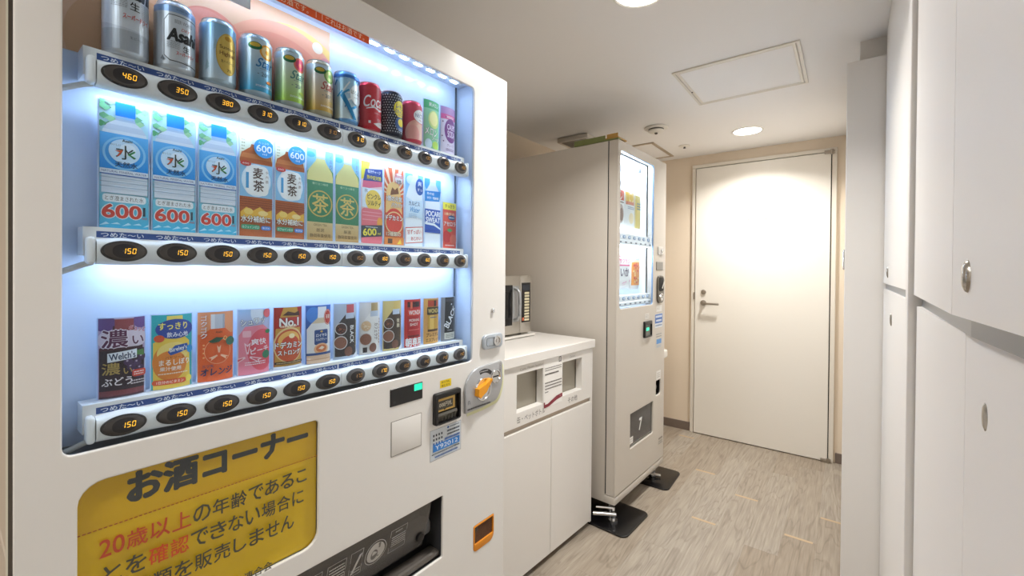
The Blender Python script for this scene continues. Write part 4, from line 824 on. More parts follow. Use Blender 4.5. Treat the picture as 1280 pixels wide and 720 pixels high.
def milk_tea(p, w, h):
    p.rect(-w, w, 0, h, '#3566b4'); p.ell(-.014, .104, .014, .017, '#4a86d0', 22); p.poly([(-.004, .118), (.014, .118), (.015, .096), (.024, .086), (.027, .074), (.027, 0), (-.027, 0), (-.027, .074), (-.018, .086), (-.006, .096)], '#e6e4e0'); p.rect(-.005, .015, .098, .121, '#f0f2f6'); p.poly([(-.018, .086), (.024, .086), (.015, .097), (-.006, .097)], '#d8c4a4')
    p.ell(.019, .098, .0105, .017, '#c24034', 26); p.ring(.019, .098, .0095, .0155, .001, '#f0d8c8', 26); p.text('茶葉', .019, .099, .011, .009, '#f4e8dc', .03); p.rr(-.012, .019, .040, .072, .003, '#2b4a80'); p.text('ロイヤル', .004, .060, .025, .007, '#f0f2f6', .04); p.text('ミルクティー', .004, .051, .026, .006, '#f0f2f6', .04); p.ell(.003, .068, .003, .002, '#e2b84a', 10)
    p.ell(.003, .031, .016, .012, '#e8b486', 26); p.ell(.003, .032, .012, .008, '#c8703c', 22); p.poly([(-.004, .032), (.004, .037), (.010, .033), (.004, .029)], '#efdcc4'); p.rect(-.028, .028, .018, .023, '#2b4a80'); p.rect(-.027, .027, .0, .018, '#d6b494'); p.rect(-.027, .027, .008, .010, '#b98f6c')
def coffee(bg, cap, body, txt, tc, cup, col):
    def art(p, w, h):
        p.rect(-w, w, 0, h, bg); p.poly([(-.004, .100), (.020, .100), (.026, .084), (.027, .006), (-.027, .006), (-.027, .070), (-.014, .088)], body); p.rect(-.002, .019, .103, .122, cap); p.rect(-.004, .020, .090, .103, '#b9c4d2')
        p.ell(-.014, .068, .0135, .0135, '#d8d2cc', 28); p.ell(-.014, .068, .0118, .0118, cup, 26)
        rnd = random.Random(2)
        for k in range(14): a, r_ = rnd.uniform(0, 6.28), rnd.uniform(0, .009); p.ell(-.014 + r_ * math.cos(a), .068 + r_ * math.sin(a), .0014, .001, '#9a5a40' if cup != '#d8b48a' else '#efdcc0', 8)
        p.ell(-.015, .037, .015, .015, '#d8d2cc', 28); p.ell(-.015, .037, .0132, .0132, '#8a5a44', 26); p.rect(-.022, -.012, .006, .018, '#3a3230'); p.ell(.003, .016, .010, .011, '#7a5040', 20)
        if len(txt) == 5: p.text(txt, .0115, .054, .040, .010, tc, .04, rot=-90)
        else:
            for k, ch in enumerate(txt): p.text(ch, .012, .074 - k * .012, .010, .0105, tc, .03)
        for k in range(9): p.rect(.0205, .023, .024 + k * .007, .029 + k * .007, col)
        p.poly([(.010, .0), (w, .018), (w, .0)], '#d9dbdf')
    return art
def morning(p, w, h):
    p.rect(-w, w, 0, h, '#d2352e'); p.rect(-.020, .022, .026, h - .004, '#b8242a'); p.rect(-.020, .022, .104, .118, '#4a1a1c'); p.rect(-.012, -.006, .100, .118, '#e06a4a'); p.rect(.004, .014, .104, .118, '#1a1214')
    p.rect(-.021, .028, .080, .100, '#c23026'); p.rect(-.020, .027, .082, .098, '#d8402f'); p.text('WONDA', .004, .090, .040, .0115, '#f6f0e6', .04); p.text('MORNING', .002, .070, .034, .007, '#f6e2d6', .03); p.text('SHOT', .000, .059, .026, .007, '#f6e2d6', .03); p.rect(-.016, .020, .044, .046, '#e8766a'); p.rect(-.018, .020, .026, .031, '#7a1c1e')
    p.text('朝専用', .001, .013, .052, .022, '#fbf6f2', .06)
def premium(p, w, h):
    p.rect(-w, w, 0, h, '#e0a85a'); p.rect(-.016, .022, .034, h - .003, '#a87a34'); p.rect(-.016, .022, .102, .118, '#b8442c'); p.rect(.004, .013, .102, .118, '#2a1c14'); p.rect(-.018, .029, .080, .100, '#3a2c1c'); p.text('WONDA', .005, .090, .040, .0115, '#e8cf7c', .04)
    p.rect(-.016, .022, .040, .078, '#c99a3c'); p.rect(-.010, .004, .040, .078, '#e3bd62'); p.lines(-.008, .016, .070, .074, 1, '#3a5a8a', .8); p.rect(-.016, .022, .034, .040, '#5a3a1c'); p.text('プレミアム', .002, .025, .044, .010, '#4a3420', .05); p.text('エスプレッソ', .002, .011, .046, .010, '#4a3420', .05)
def black_can(p, w, h):
    p.rect(-w, w, 0, h, '#8a8c92'); p.poly([(-.016, h), (.022, h), (.024, .020), (-.018, .020)], '#202226'); p.rect(-.014, .020, .112, .120, '#3e4046'); p.text('BLACK', .005, .068, .066, .017, '#eceef0', .05, rot=58); p.lines(-.008, .010, .028, .034, 1, '#9a9ca2'); p.rect(-.018, .024, .006, .024, '#d9d8cc'); p.lines(-.014, .018, .009, .021, 3, '#5a5a50'); p.rect(.004, .008, .102, .106, '#d8dadc')
C3, P3 = .1735, .0643
G3 = 'bent sample cards on the bottom shelf'
for k, (art, lab) in enumerate([
    (grape, 'dark purple grape drink card, leftmost on the bottom shelf'), (orange_juice, 'teal and yellow orange juice card with blue oval'), (orange_soda, 'orange bottle card with silver neck and green leaf'), (peach_soda, 'pink peach soda card with white arrow mark'),
    (strong, 'red and gold energy drink card with round burst'), (milk_tea, 'blue and cream milk tea card with red seal'),
    (coffee('#b4c0ce', '#c4565a', '#37302e', 'BLACK', '#e8e6e2', '#4a2e26', '#8a7a3c'), 'dark coffee bottle card with pink red cap'),
    (coffee('#dcd8d4', '#b49a6c', '#e8e4de', 'カフェラテ', '#5a4a40', '#d8b48a', '#a07850'), 'white latte bottle card with brown cups'),
    (coffee('#d6c07c', '#d8bc6c', '#4a3a2e', '微糖', '#e8dcc0', '#5a3a2a', '#b08a3c'), 'dark coffee bottle card with gold background and cap'),
    (morning, 'red coffee can card with large white lettering below'), (premium, 'gold coffee can card with black name band'), (black_can, 'black coffee can card with slanted white lettering')]):
    card(C3 + P3 * k, ZR3, .0585 if k < 9 else .056, .124, lab, art, .052, G3, -.8965)

# ------------------------------------------------------------------ bin cabinet
bn = empty('bin_cabinet', (-.984, 1.9326, 0), math.radians(-3.4), label='white waste bin cabinet with two metal flaps beside the drink machine', cat='bin')
LAM = mat('white_laminate', '#eae7e2', .42, bump=.06, bscale=350)
MB().rbox(-.665, .010, -.685, .0135, .873, .912, .002, 1).build('worktop', LAM, bn)
MB().rbox(-.64, -.001, -.008, .008, .018, .873, .0015, 1).build('side_panel', LAM, bn)
MB().rbox(-.64, -.001, -.676, -.660, .018, .873, .0015, 1).build('side_panel', LAM, bn)
MB().box(-.64, -.63, -.66, -.008, .02, .87).build('back_panel', LAM, bn, smooth=0)
h1, h2 = rrect(-.568, -.398, .688, .838, .0015), rrect(-.262, -.092, .688, .838, .0015)
MB().plate(rrect(-.6585, -.0095, .632, .872, .001), [h1, h2], -.034, 0, .001).build('header_panel', LAM, bn, smooth=12)
MB().box(-.60, -.012, -.66, -.008, .604, .632).build('finger_rail', mat('finger_rail', '#b9aa98', .5), bn, smooth=0)
for y0, y1 in ((-.6585, -.3350), (-.3325, -.0095)): MB().rbox(-.020, 0, y0, y1, .026, .612, .0015, 1).build('door', LAM, bn)
MB().box(-.60, -.03, -.66, -.008, .0, .026).build('plinth', mat('plinth_dark', '#3b3631', .7), bn, smooth=0)
FLAP = mat('flap_steel', '#a9a498', .42, .85, bump=.2, bscale=60, var=.08)
for y0, y1 in ((-.575, -.391), (-.269, -.085)):
    f = MB().rbox(-.048, -.036, y0, y1, .680, .846, .002, 1); f.build('push_flap', FLAP, bn)
    MB().box(-.0362, -.0352, y1 - .0105, y1 - .0085, .690, .836).build('flap_edge', mat('flap_edge', '#5d564c', .6), bn, smooth=0)
p = PR()
p.text('缶・ペットボトル', -.474, .6590, .183, .026, '#6e6a66', .004); p.text('その他', -.170, .6590, .078, .026, '#6e6a66', .004)
p.text('Cans, Plastic bottles', -.474, .8555, .150, .0115, '#b9b4ad'); p.text('Others', -.175, .8555, .046, .0105, '#b9b4ad')
p.build('header_lettering', bn, (.0003, 0, 0))
p = PR(step=1e-4); p.rect(-.3920, -.2555, .6665, .879, '#f4f2ee'); p.rect(-.3920, -.2555, .8745, .879, '#8a2c3c'); p.text('日', -.2745, .857, .014, .019, '#4a4644', .02); p.text('囗', -.2745, .857, .018, .024, '#4a4644')
p.lines(-.385, -.262, .818, .836, 2, '#77736f', .4); p.lines(-.385, -.285, .800, .812, 1, '#55514e', .5); p.lines(-.385, -.262, .738, .776, 3, '#77736f', .38); p.lines(-.385, -.360, .728, .734, 1, '#5a5653', .6)
p.poly([(-.392, .690), (-.385, .690), (-.384, .680), (-.365, .680), (-.300, .702), (-.2555, .706), (-.2555, .690), (-.300, .684), (-.355, .668), (-.392, .666)], '#8a2c3c'); p.text('ペ', -.272, .697, .010, .006, '#e8c8c8')
p.build('notice_sheet', bn, (.0006, 0, 0))

# ------------------------------------------------------------------ microwave on the bin cabinet
mw = empty('microwave_oven', (-1.285, 1.58, .912), math.radians(-2), label='stainless steel microwave oven on top of the bin cabinet', cat='microwave')
MB().rbox(-.36, .012, -.29, .275, .004, .013, .003, 2).build('base_tray', mat('tray_white', '#e9e6df', .4), mw)
fm2 = MB().lathe([(.012, 0), (.012, .012)], n=14).mesh('foot', DARK)
for x in (-.04, -.30):
    for y in (-.22, .2): link('foot', fm2, mw, (x, y, .012))
MB().rbox(-.36, -.018, -.26, .25, .022, .308, .004, 2).build('casing', STEEL, mw)
MB().rbox(-.018, 0, -.26, .1585, .024, .306, .003, 2).build('door', STEEL, mw)
MB().rbox(-.018, 0, .1605, .25, .024, .306, .003, 2).build('control_fascia', STEEL, mw)
MB().rbox(-.001, .0015, -.225, .098, .068, .262, .001, 1).build('door_window', mat('oven_glass', '#1d1d1f', .08), mw)
MB().rbox(.0015, .0022, -.19, .065, .105, .225, .0003, 1).build('window_mesh', mat('oven_mesh', '#101011', .3), mw)
MB().rbox(-.001, .0018, .170, .240, .075, .272, .001, 1).build('key_panel', mat('oven_panel', '#1a1a1c', .2), mw)
MB().rbox(.0016, .0024, .176, .234, .234, .262, .0003, 1).build('oven_display', mat('oven_display', '#2c3038', .1), mw)
kb = MB().rbox(0, .0012, -.019, .019, -.0052, .0052, .0005, 1).mesh('key', mat('oven_key', '#d9cfae', .5))
for k in range(10): link('key', kb, mw, (.0016, .210, .220 - k * .0148))
MB().rbox(.0016, .003, .173, .187, .083, .099, .0005, 1).build('stop_key', mat('oven_stop_key', '#c2603c', .5), mw)
hd = MB().tube([(0, .112, .246), (.022, .112, .240), (.034, .112, .225), (.036, .112, .17), (.034, .112, .115), (.022, .112, .100), (0, .112, .094)], .0085, 12)
hd.rbox(-.001, .002, .100, .150, .082, .258, .001, 1); hd.build('door_handle', mat('handle_grey', '#aeb0b2', .3, .5), mw)

# ------------------------------------------------------------------ snack vending machine
sn = empty('snack_machine', (-.894, 2.0135, 0), math.radians(-2.1), label='narrow beige snack vending machine with a bright window by the far door', cat='vending machine')
SW, S0, S1 = .643, .132, 1.893
swin = rrect(.030, .460, 1.058, 1.846, .02); sbay = rrect(.170, .475, .319, .500, .006, rs=(.004, .014, .004, .004)); sret = rrect(.516, .589, .522, .607, .006, rs=(.004, .022, .004, .004))
MB().plate(rrect(0, SW, S0, S1, .004), [swin, sbay, sret], -.010, 0, .004).build('door_front', SNACK_ENAMEL, sn, smooth=12)
ds_ = MB(); ds_.box(-.050, -.009, .0015, .02, S0 + .001, S1 - .001); ds_.box(-.050, -.009, .490, SW - .0015, .62, S1 - .001); ds_.box(-.050, -.009, .02, SW - .0015, S0 + .001, .30); ds_.box(-.05, -.009, .02, SW - .0015, 1.86, S1 - .001); ds_.box(-.05, -.009, .02, .50, .52, 1.04)
ds_.build('door_core', SNACK_ENAMEL, sn, smooth=0)
MB().plate(rrect(.003, SW - .003, S0, S1 - .002, .003), [rrect(.019, SW - .02, .15, S1 - .02, .003)], -.056, -.050, .0005).build('door_gap', BLACK, sn, smooth=0)
bd = MB()
bd.rbox(-.760, -.056, 0, .012, .09, S1, .003, 2); bd.box(-.76, -.056, SW - .012, SW, .09, S1); bd.box(-.76, -.748, .012, SW - .012, .09, S1); bd.box(-.76, -.056, .012, SW - .012, S1 - .012, S1); bd.box(-.76, -.056, .012, SW - .012, .09, .11)
bd.build('body', SNACK_ENAMEL, sn)
MB().rbox(-.060, -.001, 0, SW, .09, .128, .003, 2).build('kick_panel', SNACK_ENAMEL, sn)
MB().box(-.30, -.295, .022, .488, 1.045, 1.855).box(-.295, -.058, .020, .024, 1.045, 1.855).box(-.295, -.058, .484, .488, 1.045, 1.855).box(-.295, -.058, .022, .488, 1.852, 1.857).box(-.295, -.058, .022, .488, 1.042, 1.047).build('display_box', mat('snack_liner', '#eef3f8', .35), sn, smooth=0)
MB().box(-.0062, -.0046, .026, .464, 1.054, 1.850).build('window_glass', GLASS, sn, smooth=0)
MB().plate(rrect(.0275, .4625, 1.0555, 1.8485, .022), [rrect(.0315, .4585, 1.0595, 1.8445, .019)], -.012, -.004, .001).build('window_seal', mat('seal_blue', '#6e8fb4', .4), sn)
SLED = mat('snack_led', '#f4f9ff', .4, emit='#e6f1ff', estr=SNACK_LED)
MB().rbox(-.10, -.08, .05, .46, 1.825, 1.848, .004, 1).build('lamp_tube', SLED, sn)
MB().rbox(-.075, -.05, .36, .40, 1.80, 1.825, .004, 1).build('lamp_holder', mat('lamp_holder', '#cdd6df', .4), sn)
MB().rbox(-.06, -.05, .05, .45, 1.356, 1.366, .002, 1).build('lamp_tube', SLED, sn)
sb = MB().lathe([(.0165, 0), (.0165, .003), (.014, .004)], axis='x', n=20, sy=.55).mesh('button', mat('snack_button', '#8fa4c0', .3))
si = MB().lathe([(.012, .003), (.010, .005), (.001, .0055)], axis='x', n=20, sy=.55).mesh('button_lens', mat('snack_button_lens', '#d3deea', .2))
sp_ = MB().rbox(0, .002, -.011, .011, -.004, .004, .001, 1).mesh('price_window', mat('snack_price', '#6e7680', .3))
for zb, zt in ((1.382, 1.440), (1.064, 1.120)):
    r = MB().rbox(-.060, -.022, .026, .462, zb + .022, zt, .002, 1).build('price_rail', RAIL_WHITE, sn)
    MB().rbox(-.050, -.012, .026, .458, zb, zb + .024, .006, 2).build('rail_bar', RAIL_WHITE, r)
    for k in range(7):
        y = .058 + k * .062; link('button', sb, r, (-.022, y, zb + .040)); link('button_lens', si, r, (-.022, y, zb + .040)); link('price_window', sp_, r, (-.0125, y, zb + .012))
# controls
MB().plate(rrect(.517, .592, 1.342, 1.390, .008), [], -.001, .006, .002).build('key_plate', mat('snack_plate', '#d5d2cc', .4), sn)
MB().lathe([(.013, 0), (.012, .005), (.004, .005), (.001, .003)], (.006, .568, 1.366), 'x', 20).build('key_barrel', CHROME, sn)
MB().rbox(-.001, .004, .497, .594, 1.253, 1.302, .002, 1).build('amount_display', mat('snack_display', '#8f8d88', .35), sn)
cpl = MB().plate(rrect(.506, .600, 1.061, 1.222, .03), [], -.001, .010, .003).build('coin_panel', mat('coin_panel_bronze', '#6a655c', .3, .5), sn)
MB().plate(rrect(.516, .590, 1.130, 1.212, .018), [], .009, .0115, .001).build('coin_inset', BLACK, cpl)
MB().prism([(.528, 1.150), (.540, 1.145), (.574, 1.190), (.566, 1.197)], .011, .024).build('return_lever', CHROME, cpl)
MB().lathe([(.024, .010), (.022, .016), (.015, .016), (.013, .012), (.001, .012)], (0, .553, 1.096), 'x', 24).build('coin_slot_ring', CHROME, cpl)
MB().plate(rrect(.322, .423, .880, .970, .006), [rrect(.338, .415, .890, .950, .004)], -.001, .012, .003).build('bill_bezel', DARK, sn)
MB().box(-.001, .004, .334, .418, .886, .954).build('bill_throat', mat('bill_grey', '#75756e', .4), sn, smooth=0)
MB().rbox(.004, .006, .352, .392, .916, .934, .001, 1).build('bill_light', mat('bill_green_light', '#3fd0a4', .4, emit='#37d8a4', estr=.8), sn)
def sticker(name, f):
    p = PR(); f(p); p.build(name, sn, (.0006, 0, 0))
def f(p): p.rect(.345, .400, .982, 1.012, '#e6e3de'); p.lines(.350, .395, .986, 1.008, 3, '#a8a49c', .4)
sticker('bill_sticker', f)
def f(p): p.rect(.506, .590, 1.010, 1.048, '#e8e6e2'); p.lines(.514, .560, 1.022, 1.034, 2, '#b8b4ac', .4)
sticker('white_sticker', f)
def f(p): p.rect(.487, .603, .918, .998, '#dfe4ea'); p.rect(.489, .601, .944, .996, '#3f6fba'); p.lines(.497, .593, .972, .992, 1, '#e4ecf6', .6); p.lines(.503, .588, .950, .968, 1, '#e4ecf6', .6); p.lines(.495, .595, .924, .938, 1, '#7d93b4', .6)
sticker('blue_sticker', f)
def f(p): p.rect(.505, .592, .798, .888, '#cdc8c0'); p.lines(.507, .590, .858, .886, 2, '#8d8a84', .4); p.rect(.513, .588, .822, .850, '#5b97d6'); p.lines(.515, .580, .800, .816, 2, '#9db4c8', .5)
sticker('number_sticker', f)
def f(p): p.rect(.516, .583, .612, .664, '#eceae6'); p.lines(.528, .574, .622, .654, 3, '#b0aca4', .4)
sticker('coin_return_sticker', f)
def f(p): p.rect(.560, .622, .222, .264, '#c4bdb3'); p.rect(.561, .621, .225, .240, '#8f8982'); p.lines(.562, .620, .250, .262, 1, '#6d6862', .7); p.lines(.562, .620, .227, .238, 1, '#d8d4cc', .6)
sticker('rating_plate', f)
MB().box(-.18, -.175, .166, .479, .315, .504).box(-.175, -.009, .166, .170, .315, .504).box(-.175, -.009, .475, .479, .315, .504).box(-.175, -.009, .166, .479, .312, .318).box(-.175, -.009, .166, .479, .501, .505).build('pickup_bay', mat('snack_bay', '#a3a09a', .45), sn, smooth=0)
MB().rbox(-.05, -.012, .172, .473, .319, .352, .006, 2).build('bay_lip', mat('snack_lip', '#bdbab3', .4), sn)
MB().box(-.010, -.008, .172, .473, .330, .498).build('pickup_flap', SMOKE, sn, smooth=0)
p = PR(); p.text('7', .316, .412, .034, .062, '#e8e8e6', .06, shear=.1); p.build('flap_number', sn, (-.0078, 0, 0)); p = PR(); p.rect(.178, .222, .336, .372, '#eceae4'); p.lines(.182, .218, .342, .366, 2, '#c0bcb4', .4); p.build('flap_sticker', sn, (-.0078, 0, 0))
MB().box(-.06, -.055, .513, .592, .518, .610).box(-.055, -.009, .513, .5165, .518, .610).box(-.055, -.009, .5885, .592, .518, .610).box(-.055, -.009, .513, .592, .516, .522).box(-.055, -.009, .513, .592, .606, .611).build('coin_return', DARK, sn, smooth=0)
MB().lathe([(.012, -.03), (.012, -.012), (.006, -.010)], (0, .545, .565), 'x', 18).build('coin_return_knob', mat('knob_grey', '#55534f', .4), sn)
lg = MB().lathe([(.022, .012), (.022, .020), (.010, .022), (.010, .092)], n=16).cyl((0, 0, .03), (0, 0, .045), .017, n=6).mesh('levelling_foot', CHROME)
for x, y in ((-.05, .045), (-.05, .600), (-.68, .045), (-.68, .600)): link('levelling_foot', lg, sn, (x, y, 0))
# bags hanging inside the snack window
def bag(y, z, w, h, label, art, x=-.115, bulge=.022):
    R_ = math.radians(-2.1); c, s_ = math.cos(R_), math.sin(R_)
    wx, wy = -.894 + x * c - y * s_, 2.0135 + x * s_ + y * c
    b = MB(); n = 10; m = 12; vs = []; fs = []
    for sgn in (1, -1):
        for i in range(n + 1):
            for j in range(m + 1):
                u, v = i / n * 2 - 1, j / m * 2 - 1; d = bulge * max(0, (1 - u ** 4)) ** .6 * max(0, (1 - v ** 6)) ** .7 + .0006
                vs.append((sgn * d, u * w / 2, h / 2 + v * h / 2))
    N = (n + 1) * (m + 1)
    for k in (0, 1):
        for i in range(n):
            for j in range(m):
                a = k * N + i * (m + 1) + j; fs.append((a, a + m + 1, a + m + 2, a + 1))
    b.add(vs, fs)
    t = b.build('snack_bag', mat('bag_foil', '#eceae4', .3), None, (wx, wy, z), smooth=80, label=label, cat='snack bag', group='snack bags behind the bright window')
    t.rotation_euler = (0, 0, R_)
    p = PR(step=2e-4); art(p, w / 2, h); me = p.mesh('bag_print')
    for q in me.vertices:
        u, v = min(1, max(-1, q.co.y / (w / 2))), min(1, max(-1, (q.co.z - h / 2) / (h / 2)))
        q.co.x += bulge * max(0, (1 - u ** 4)) ** .6 * max(0, (1 - v ** 6)) ** .7 + .0010
    link('bag_print', me, t, (0, 0, 0))
    MB().tube([(-.02, 0, h - .004), (.012, 0, h + .004), (.016, 0, h + .030)], .002, 8).build('hanging_hook', mat('hook_grey', '#9aa6b2', .3, .6), t)
def grid(p, a0, a1, t0, t1, col, n=8):
    p.polys([[(a0 + (a1 - a0) * i / n, t0 + (t1 - t0) * j / n), (a0 + (a1 - a0) * (i + 1) / n, t0 + (t1 - t0) * j / n), (a0 + (a1 - a0) * (i + 1) / n, t0 + (t1 - t0) * (j + 1) / n), (a0 + (a1 - a0) * i / n, t0 + (t1 - t0) * (j + 1) / n)] for i in range(n) for j in range(n)], col)
def bag_a(p, w, h): grid(p, -w * .92, w * .92, h * .68, h * .93, '#d8542c'); p.ell(-.01, h * .80, .026, .024, '#f3e4da', 20); p.lines(-w * .7, w * .6, h * .60, h * .66, 1, '#6a4a3c', .6); p.ell(0, h * .35, .035, .05, '#b8a8a0', 22); p.ell(.006, h * .33, .022, .035, '#8a6a58', 20)
def bag_b(p, w, h): grid(p, -w * .92, w * .92, h * .70, h * .94, '#ecc04a'); p.ell(0, h * .80, .028, .028, '#f8f2e0', 20); grid(p, -w * .92, w * .92, h * .62, h * .70, '#e08a6a'); p.lines(-w * .7, w * .7, h * .50, h * .58, 2, '#7a90a8', .5); p.ell(0, h * .28, .03, .03, '#f0dcae', 20)
def bag_c(p, w, h): grid(p, -w * .92, w * .92, h * .10, h * .92, '#efd56c'); p.lines(-w * .6, w * .6, h * .55, h * .75, 3, '#6f8f8a', .5)
def bag_d(p, w, h): p.lines(-w * .8, w * .8, h * .82, h * .93, 2, '#e0688a', .6); p.text('サクサク', 0, h * .74, w * 1.5, h * .13, '#d94a7a', .03); grid(p, -w * .9, w * .9, h * .60, h * .64, '#e0688a'); p.text('いか', 0, h * .44, w * 1.2, h * .22, '#4a3a54', .05); p.poly([(-w * .9, h * .10), (0, h * .18), (w * .9, h * .24), (w * .9, h * .18), (0, h * .11), (-w * .9, h * .05)], '#d858a0')
def bag_e(p, w, h):
    grid(p, -w * .9, w * .9, h * .70, h * .94, '#f2e6b4'); grid(p, -w * .9, w * .9, h * .10, h * .70, '#ee9a4a'); rnd = random.Random(4)
    for k in range(22): p.ell(rnd.uniform(-w * .75, w * .75), rnd.uniform(h * .14, h * .66), .009, .007, rnd.choice(['#e0623a', '#f6cf8a', '#d8503c']), 12)
    p.text('豆', 0, h * .82, w * .9, h * .12, '#5a86a0', .04)
bag(.165, 1.475, .120, .215, 'white snack bag with an orange top in the snack window', bag_a, -.080, .016)
bag(.293, 1.475, .115, .215, 'white snack bag with a yellow top in the snack window', bag_b, -.080, .016)
bag(.398, 1.465, .080, .225, 'plain yellow snack bag at the right of the snack window', bag_c, -.080, .014)
bag(.225, 1.150, .170, .205, 'white snack bag with pink stripes on the lower snack shelf', bag_d, -.082, .016)
bag(.382, 1.145, .120, .215, 'orange peanut snack bag on the lower snack shelf', bag_e, -.084, .016)
# floor plates and locking bars under the snack machine
def floor_plate(x, y, rz, label):
    t = empty('floor_plate', (x, y, 0), rz, label=label, cat='floor plate', group='black plates under the snack machine')
    b = MB().plate(rrect(-.14, .14, -.30, .13, .035), [], 0, .009, .003); b.v = [(q[2], q[1], q[0]) for q in b.v]
    b.build('plate', mat('black_resin', '#101012', .25, bump=.2, bscale=40), t)
    return t
fp = floor_plate(-.925, 2.075, math.radians(-3), 'black floor plate under the near corner of the snack machine')
MB().tube([(-.048, -.126, .055), (.045, -.066, .055)], .0095, 12).build('locking_bar', CHROME, fp)
MB().tube([(-.048, -.098, .074), (.028, -.050, .074)], .0055, 10).build('thin_bar', CHROME, fp)
MB().cyl((.02, -.050, .009), (.02, -.050, .075), .011, n=6).cyl((.02, -.050, .009), (.02, -.050, .018), .022, n=20).build('clamp_bolt', CHROME, fp)
fp2 = floor_plate(-.925, 2.635, math.radians(2), 'black floor plate under the far corner of the snack machine')
MB().cyl((.01, -.02, .009), (.01, -.02, .05), .012, n=6).tube([(-.03, -.045, .03), (.05, -.015, .022)], .008, 10).build('clamp_bolt', CHROME, fp2)
# plated bracket on top of the snack machine
t = empty('top_bracket', (-.944, 2.01, 1.893), math.radians(-2.1), label='yellow zinc plated bracket strapped over the top of the snack machine', cat='bracket')
ZN = mat('zinc_yellow', '#8f9a68', .35, .8, var=.35)
MB().rbox(-.20, .052, .001, .030, 0, .006, .0015, 1).rbox(-.20, -.02, .001, .004, .005, .028, .001, 1).build('strap', ZN, t)
MB().rbox(-.03, .050, .002, .10, .006, .012, .0015, 1).rbox(-.012, .048, .002, .005, .01, .030, .001, 1).build('corner_plate', mat('zinc_tan', '#c09a5a', .4, .7), t)

# ------------------------------------------------------------------ small white basin behind the snack machine
t = empty('wall_basin', (WL, 3.15, 0), label='white rounded basin edge showing past the snack machine', cat='basin')
b = MB(); o_ = rrect(-.14, .14, 0, .705, .06, 6, rs=(0, 0, .06, .06)); i_ = rrect(-.105, .105, .05, .67, .05, 6)
b.plate(o_, [i_], 0, .055, .008); b.v = [(q[2], q[1], q[0] + .615) for q in b.v]; b.build('rim', mat('basin_white', '#efece6', .2), t)
b = MB().plate(o_, [], 0, .02, .005); b.v = [(q[2] * .96, q[1] * .96, q[0] + .600) for q in b.v]; b.build('bowl', mat('basin_white'), t)

# ------------------------------------------------------------------ storage cupboards along the right side
CUP = mat('cupboard_white', '#ece9e5', .5, bump=.03, bscale=500)
def slab(b, p0, p1, z0, z1, th=.018, bev=None):
    (xa, ya), (xb, yb) = p0, p1; d = Vector((xb - xa, yb - ya)).normalized(); nx, ny = (d.y, -d.x)
    if nx < 0: nx, ny = -nx, -ny
    q = [(xa, ya), (xb, yb), (xb + nx * th, yb + ny * th), (xa + nx * th, ya + ny * th)]
    return b.add([(x, y, z) for z in (z0, z1) for x, y in q], [(0, 1, 2, 3), (4, 5, 6, 7), (0, 1, 5, 4), (1, 2, 6, 5), (2, 3, 7, 6), (3, 0, 4, 7)])
ZU, ZL = 1.2117, 1.1917
def cupboard(name, y0, y1, z0, z1, label, doors, handles, bx=.128):
    t = empty(name, (bx, (y0 + y1) / 2, z0), label=label, cat='cupboard', group='white cupboards along the right wall')
    def K(b): return b.shift(-bx, -(y0 + y1) / 2, -z0)
    K(MB().rbox(bx, .74, y0, y1, z0, z1, .002, 1)).build('carcass', CUP, t)
    for p0, p1, a, c in doors: K(slab(MB(), p0, p1, a, c)).build('door', CUP, t, smooth=0)
    for (x, y, z, hh, ww) in handles:
        h = MB().lathe([(.001, -.0042), (.6, -.0036), (.9, -.002), (1., 0), (1., .003)], axis='x', n=24)
        h.v = [(x + q[0] * 1.0, y + q[1] * ww, z + q[2] * hh) for q in h.v]
        K(h).build('oval_handle', mat('handle_chrome', '#b9b4ac', .25, .9), t)
    return t
cupboard('upper_cupboard', 1.075, 2.095, ZU, 2.138, 'far upper white cupboard next to the tall end panel', [((.104, 1.085), (.1055, 2.092), ZU, 2.136)], [(.1045, 1.87, 1.252, .019, .007)])
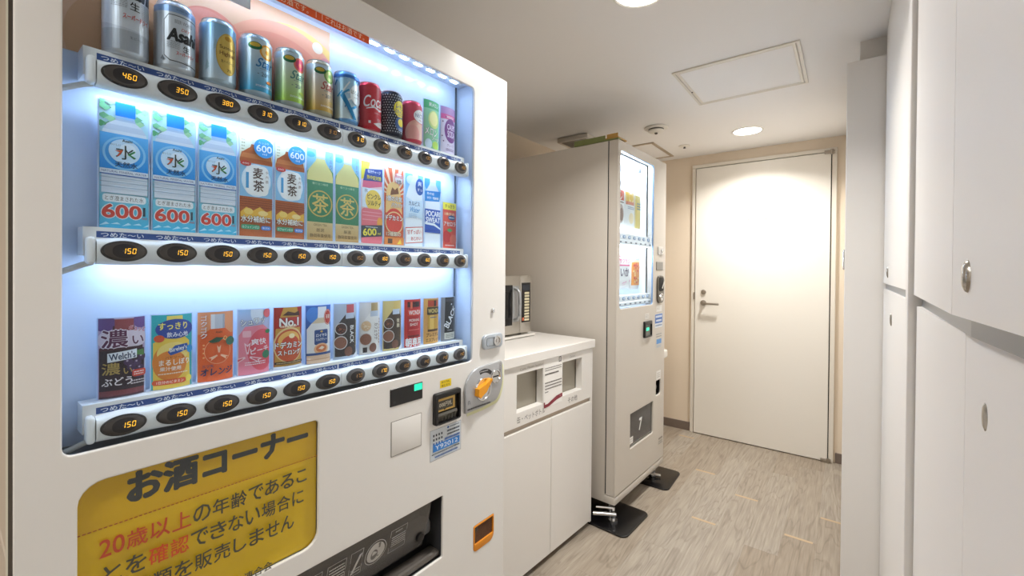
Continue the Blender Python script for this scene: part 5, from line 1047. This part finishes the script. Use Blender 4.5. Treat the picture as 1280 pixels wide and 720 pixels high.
cupboard('lower_cupboard', 1.075, 2.095, .0, ZL, 'far lower white cupboard next to the tall end panel', [((.104, 1.085), (.1055, 2.092), .03, ZL)], [(.1045, 1.70, 1.112, .019, .007)])
cupboard('upper_cupboard', .12, 1.035, ZU, 2.138, 'near upper white cupboard with an oval handle at the right edge', [((.0925, 1.030), (.0772, .5705), ZU, 2.136), ((.0772, .5690), (.1000, .125), ZU, 2.136)], [(.0800, .521, 1.2475, .0140, .0090)])
cupboard('lower_cupboard', .12, 1.035, .0, ZL, 'near lower white cupboard with an oval handle at the right edge', [((.0966, 1.032), (.0922, .6065), .03, ZL), ((.0922, .605), (.1150, .125), .03, ZL)], [(.0975, .545, 1.1270, .0150, .0090)])
t = empty('divider_panel', (.085, 1.055, 0), label='thin upright white panel between the near and far cupboards', cat='panel')
MB().rbox(0, .62, -.0175, .0175, 0, 2.137, .001, 1).build('board', CUP, t)
MB().box(.012, .03, -.0195, -.0178, 0, 1.15).build('edge_seal', mat('edge_seal', '#8d877d', .6), t, smooth=0)
t = empty('shelf_rail', (.130, 1.1, 0), label='grey metal rail in the gap between upper and lower cupboards', cat='rail')
RAILM = mat('gap_steel', '#8b9097', .3, .5)
rl = MB(); slab(rl, (.1030, 1.030), (.0900, .5700), ZL + .0005, ZU - .0005, .03); slab(rl, (.0900, .5700), (.1120, .125), ZL + .0005, ZU - .0005, .03)
rl.shift(-.130, -1.1, 0).build('rail', RAILM, t, smooth=0)
slab(MB(), (.1100, 1.085), (.1115, 2.09), ZL + .0005, ZU - .0005, .03).shift(-.130, -1.1, 0).build('rail', RAILM, t, smooth=0)
t = empty('storage_cabinet', (-.009, 2.10, 0), label='tall white cabinet end standing between the cupboards and the far door', cat='cabinet')
MB().rbox(0, .70, 0, .057, 0, 2.047, .002, 1).build('end_panel', CUP, t)
MB().rbox(.004, .037, .059, .75, .03, 2.04, .002, 1).build('door', CUP, t)
MB().rbox(-.006, .005, .10, .115, 1.26, 1.34, .002, 1).build('handle', mat('handle_chrome'), t)
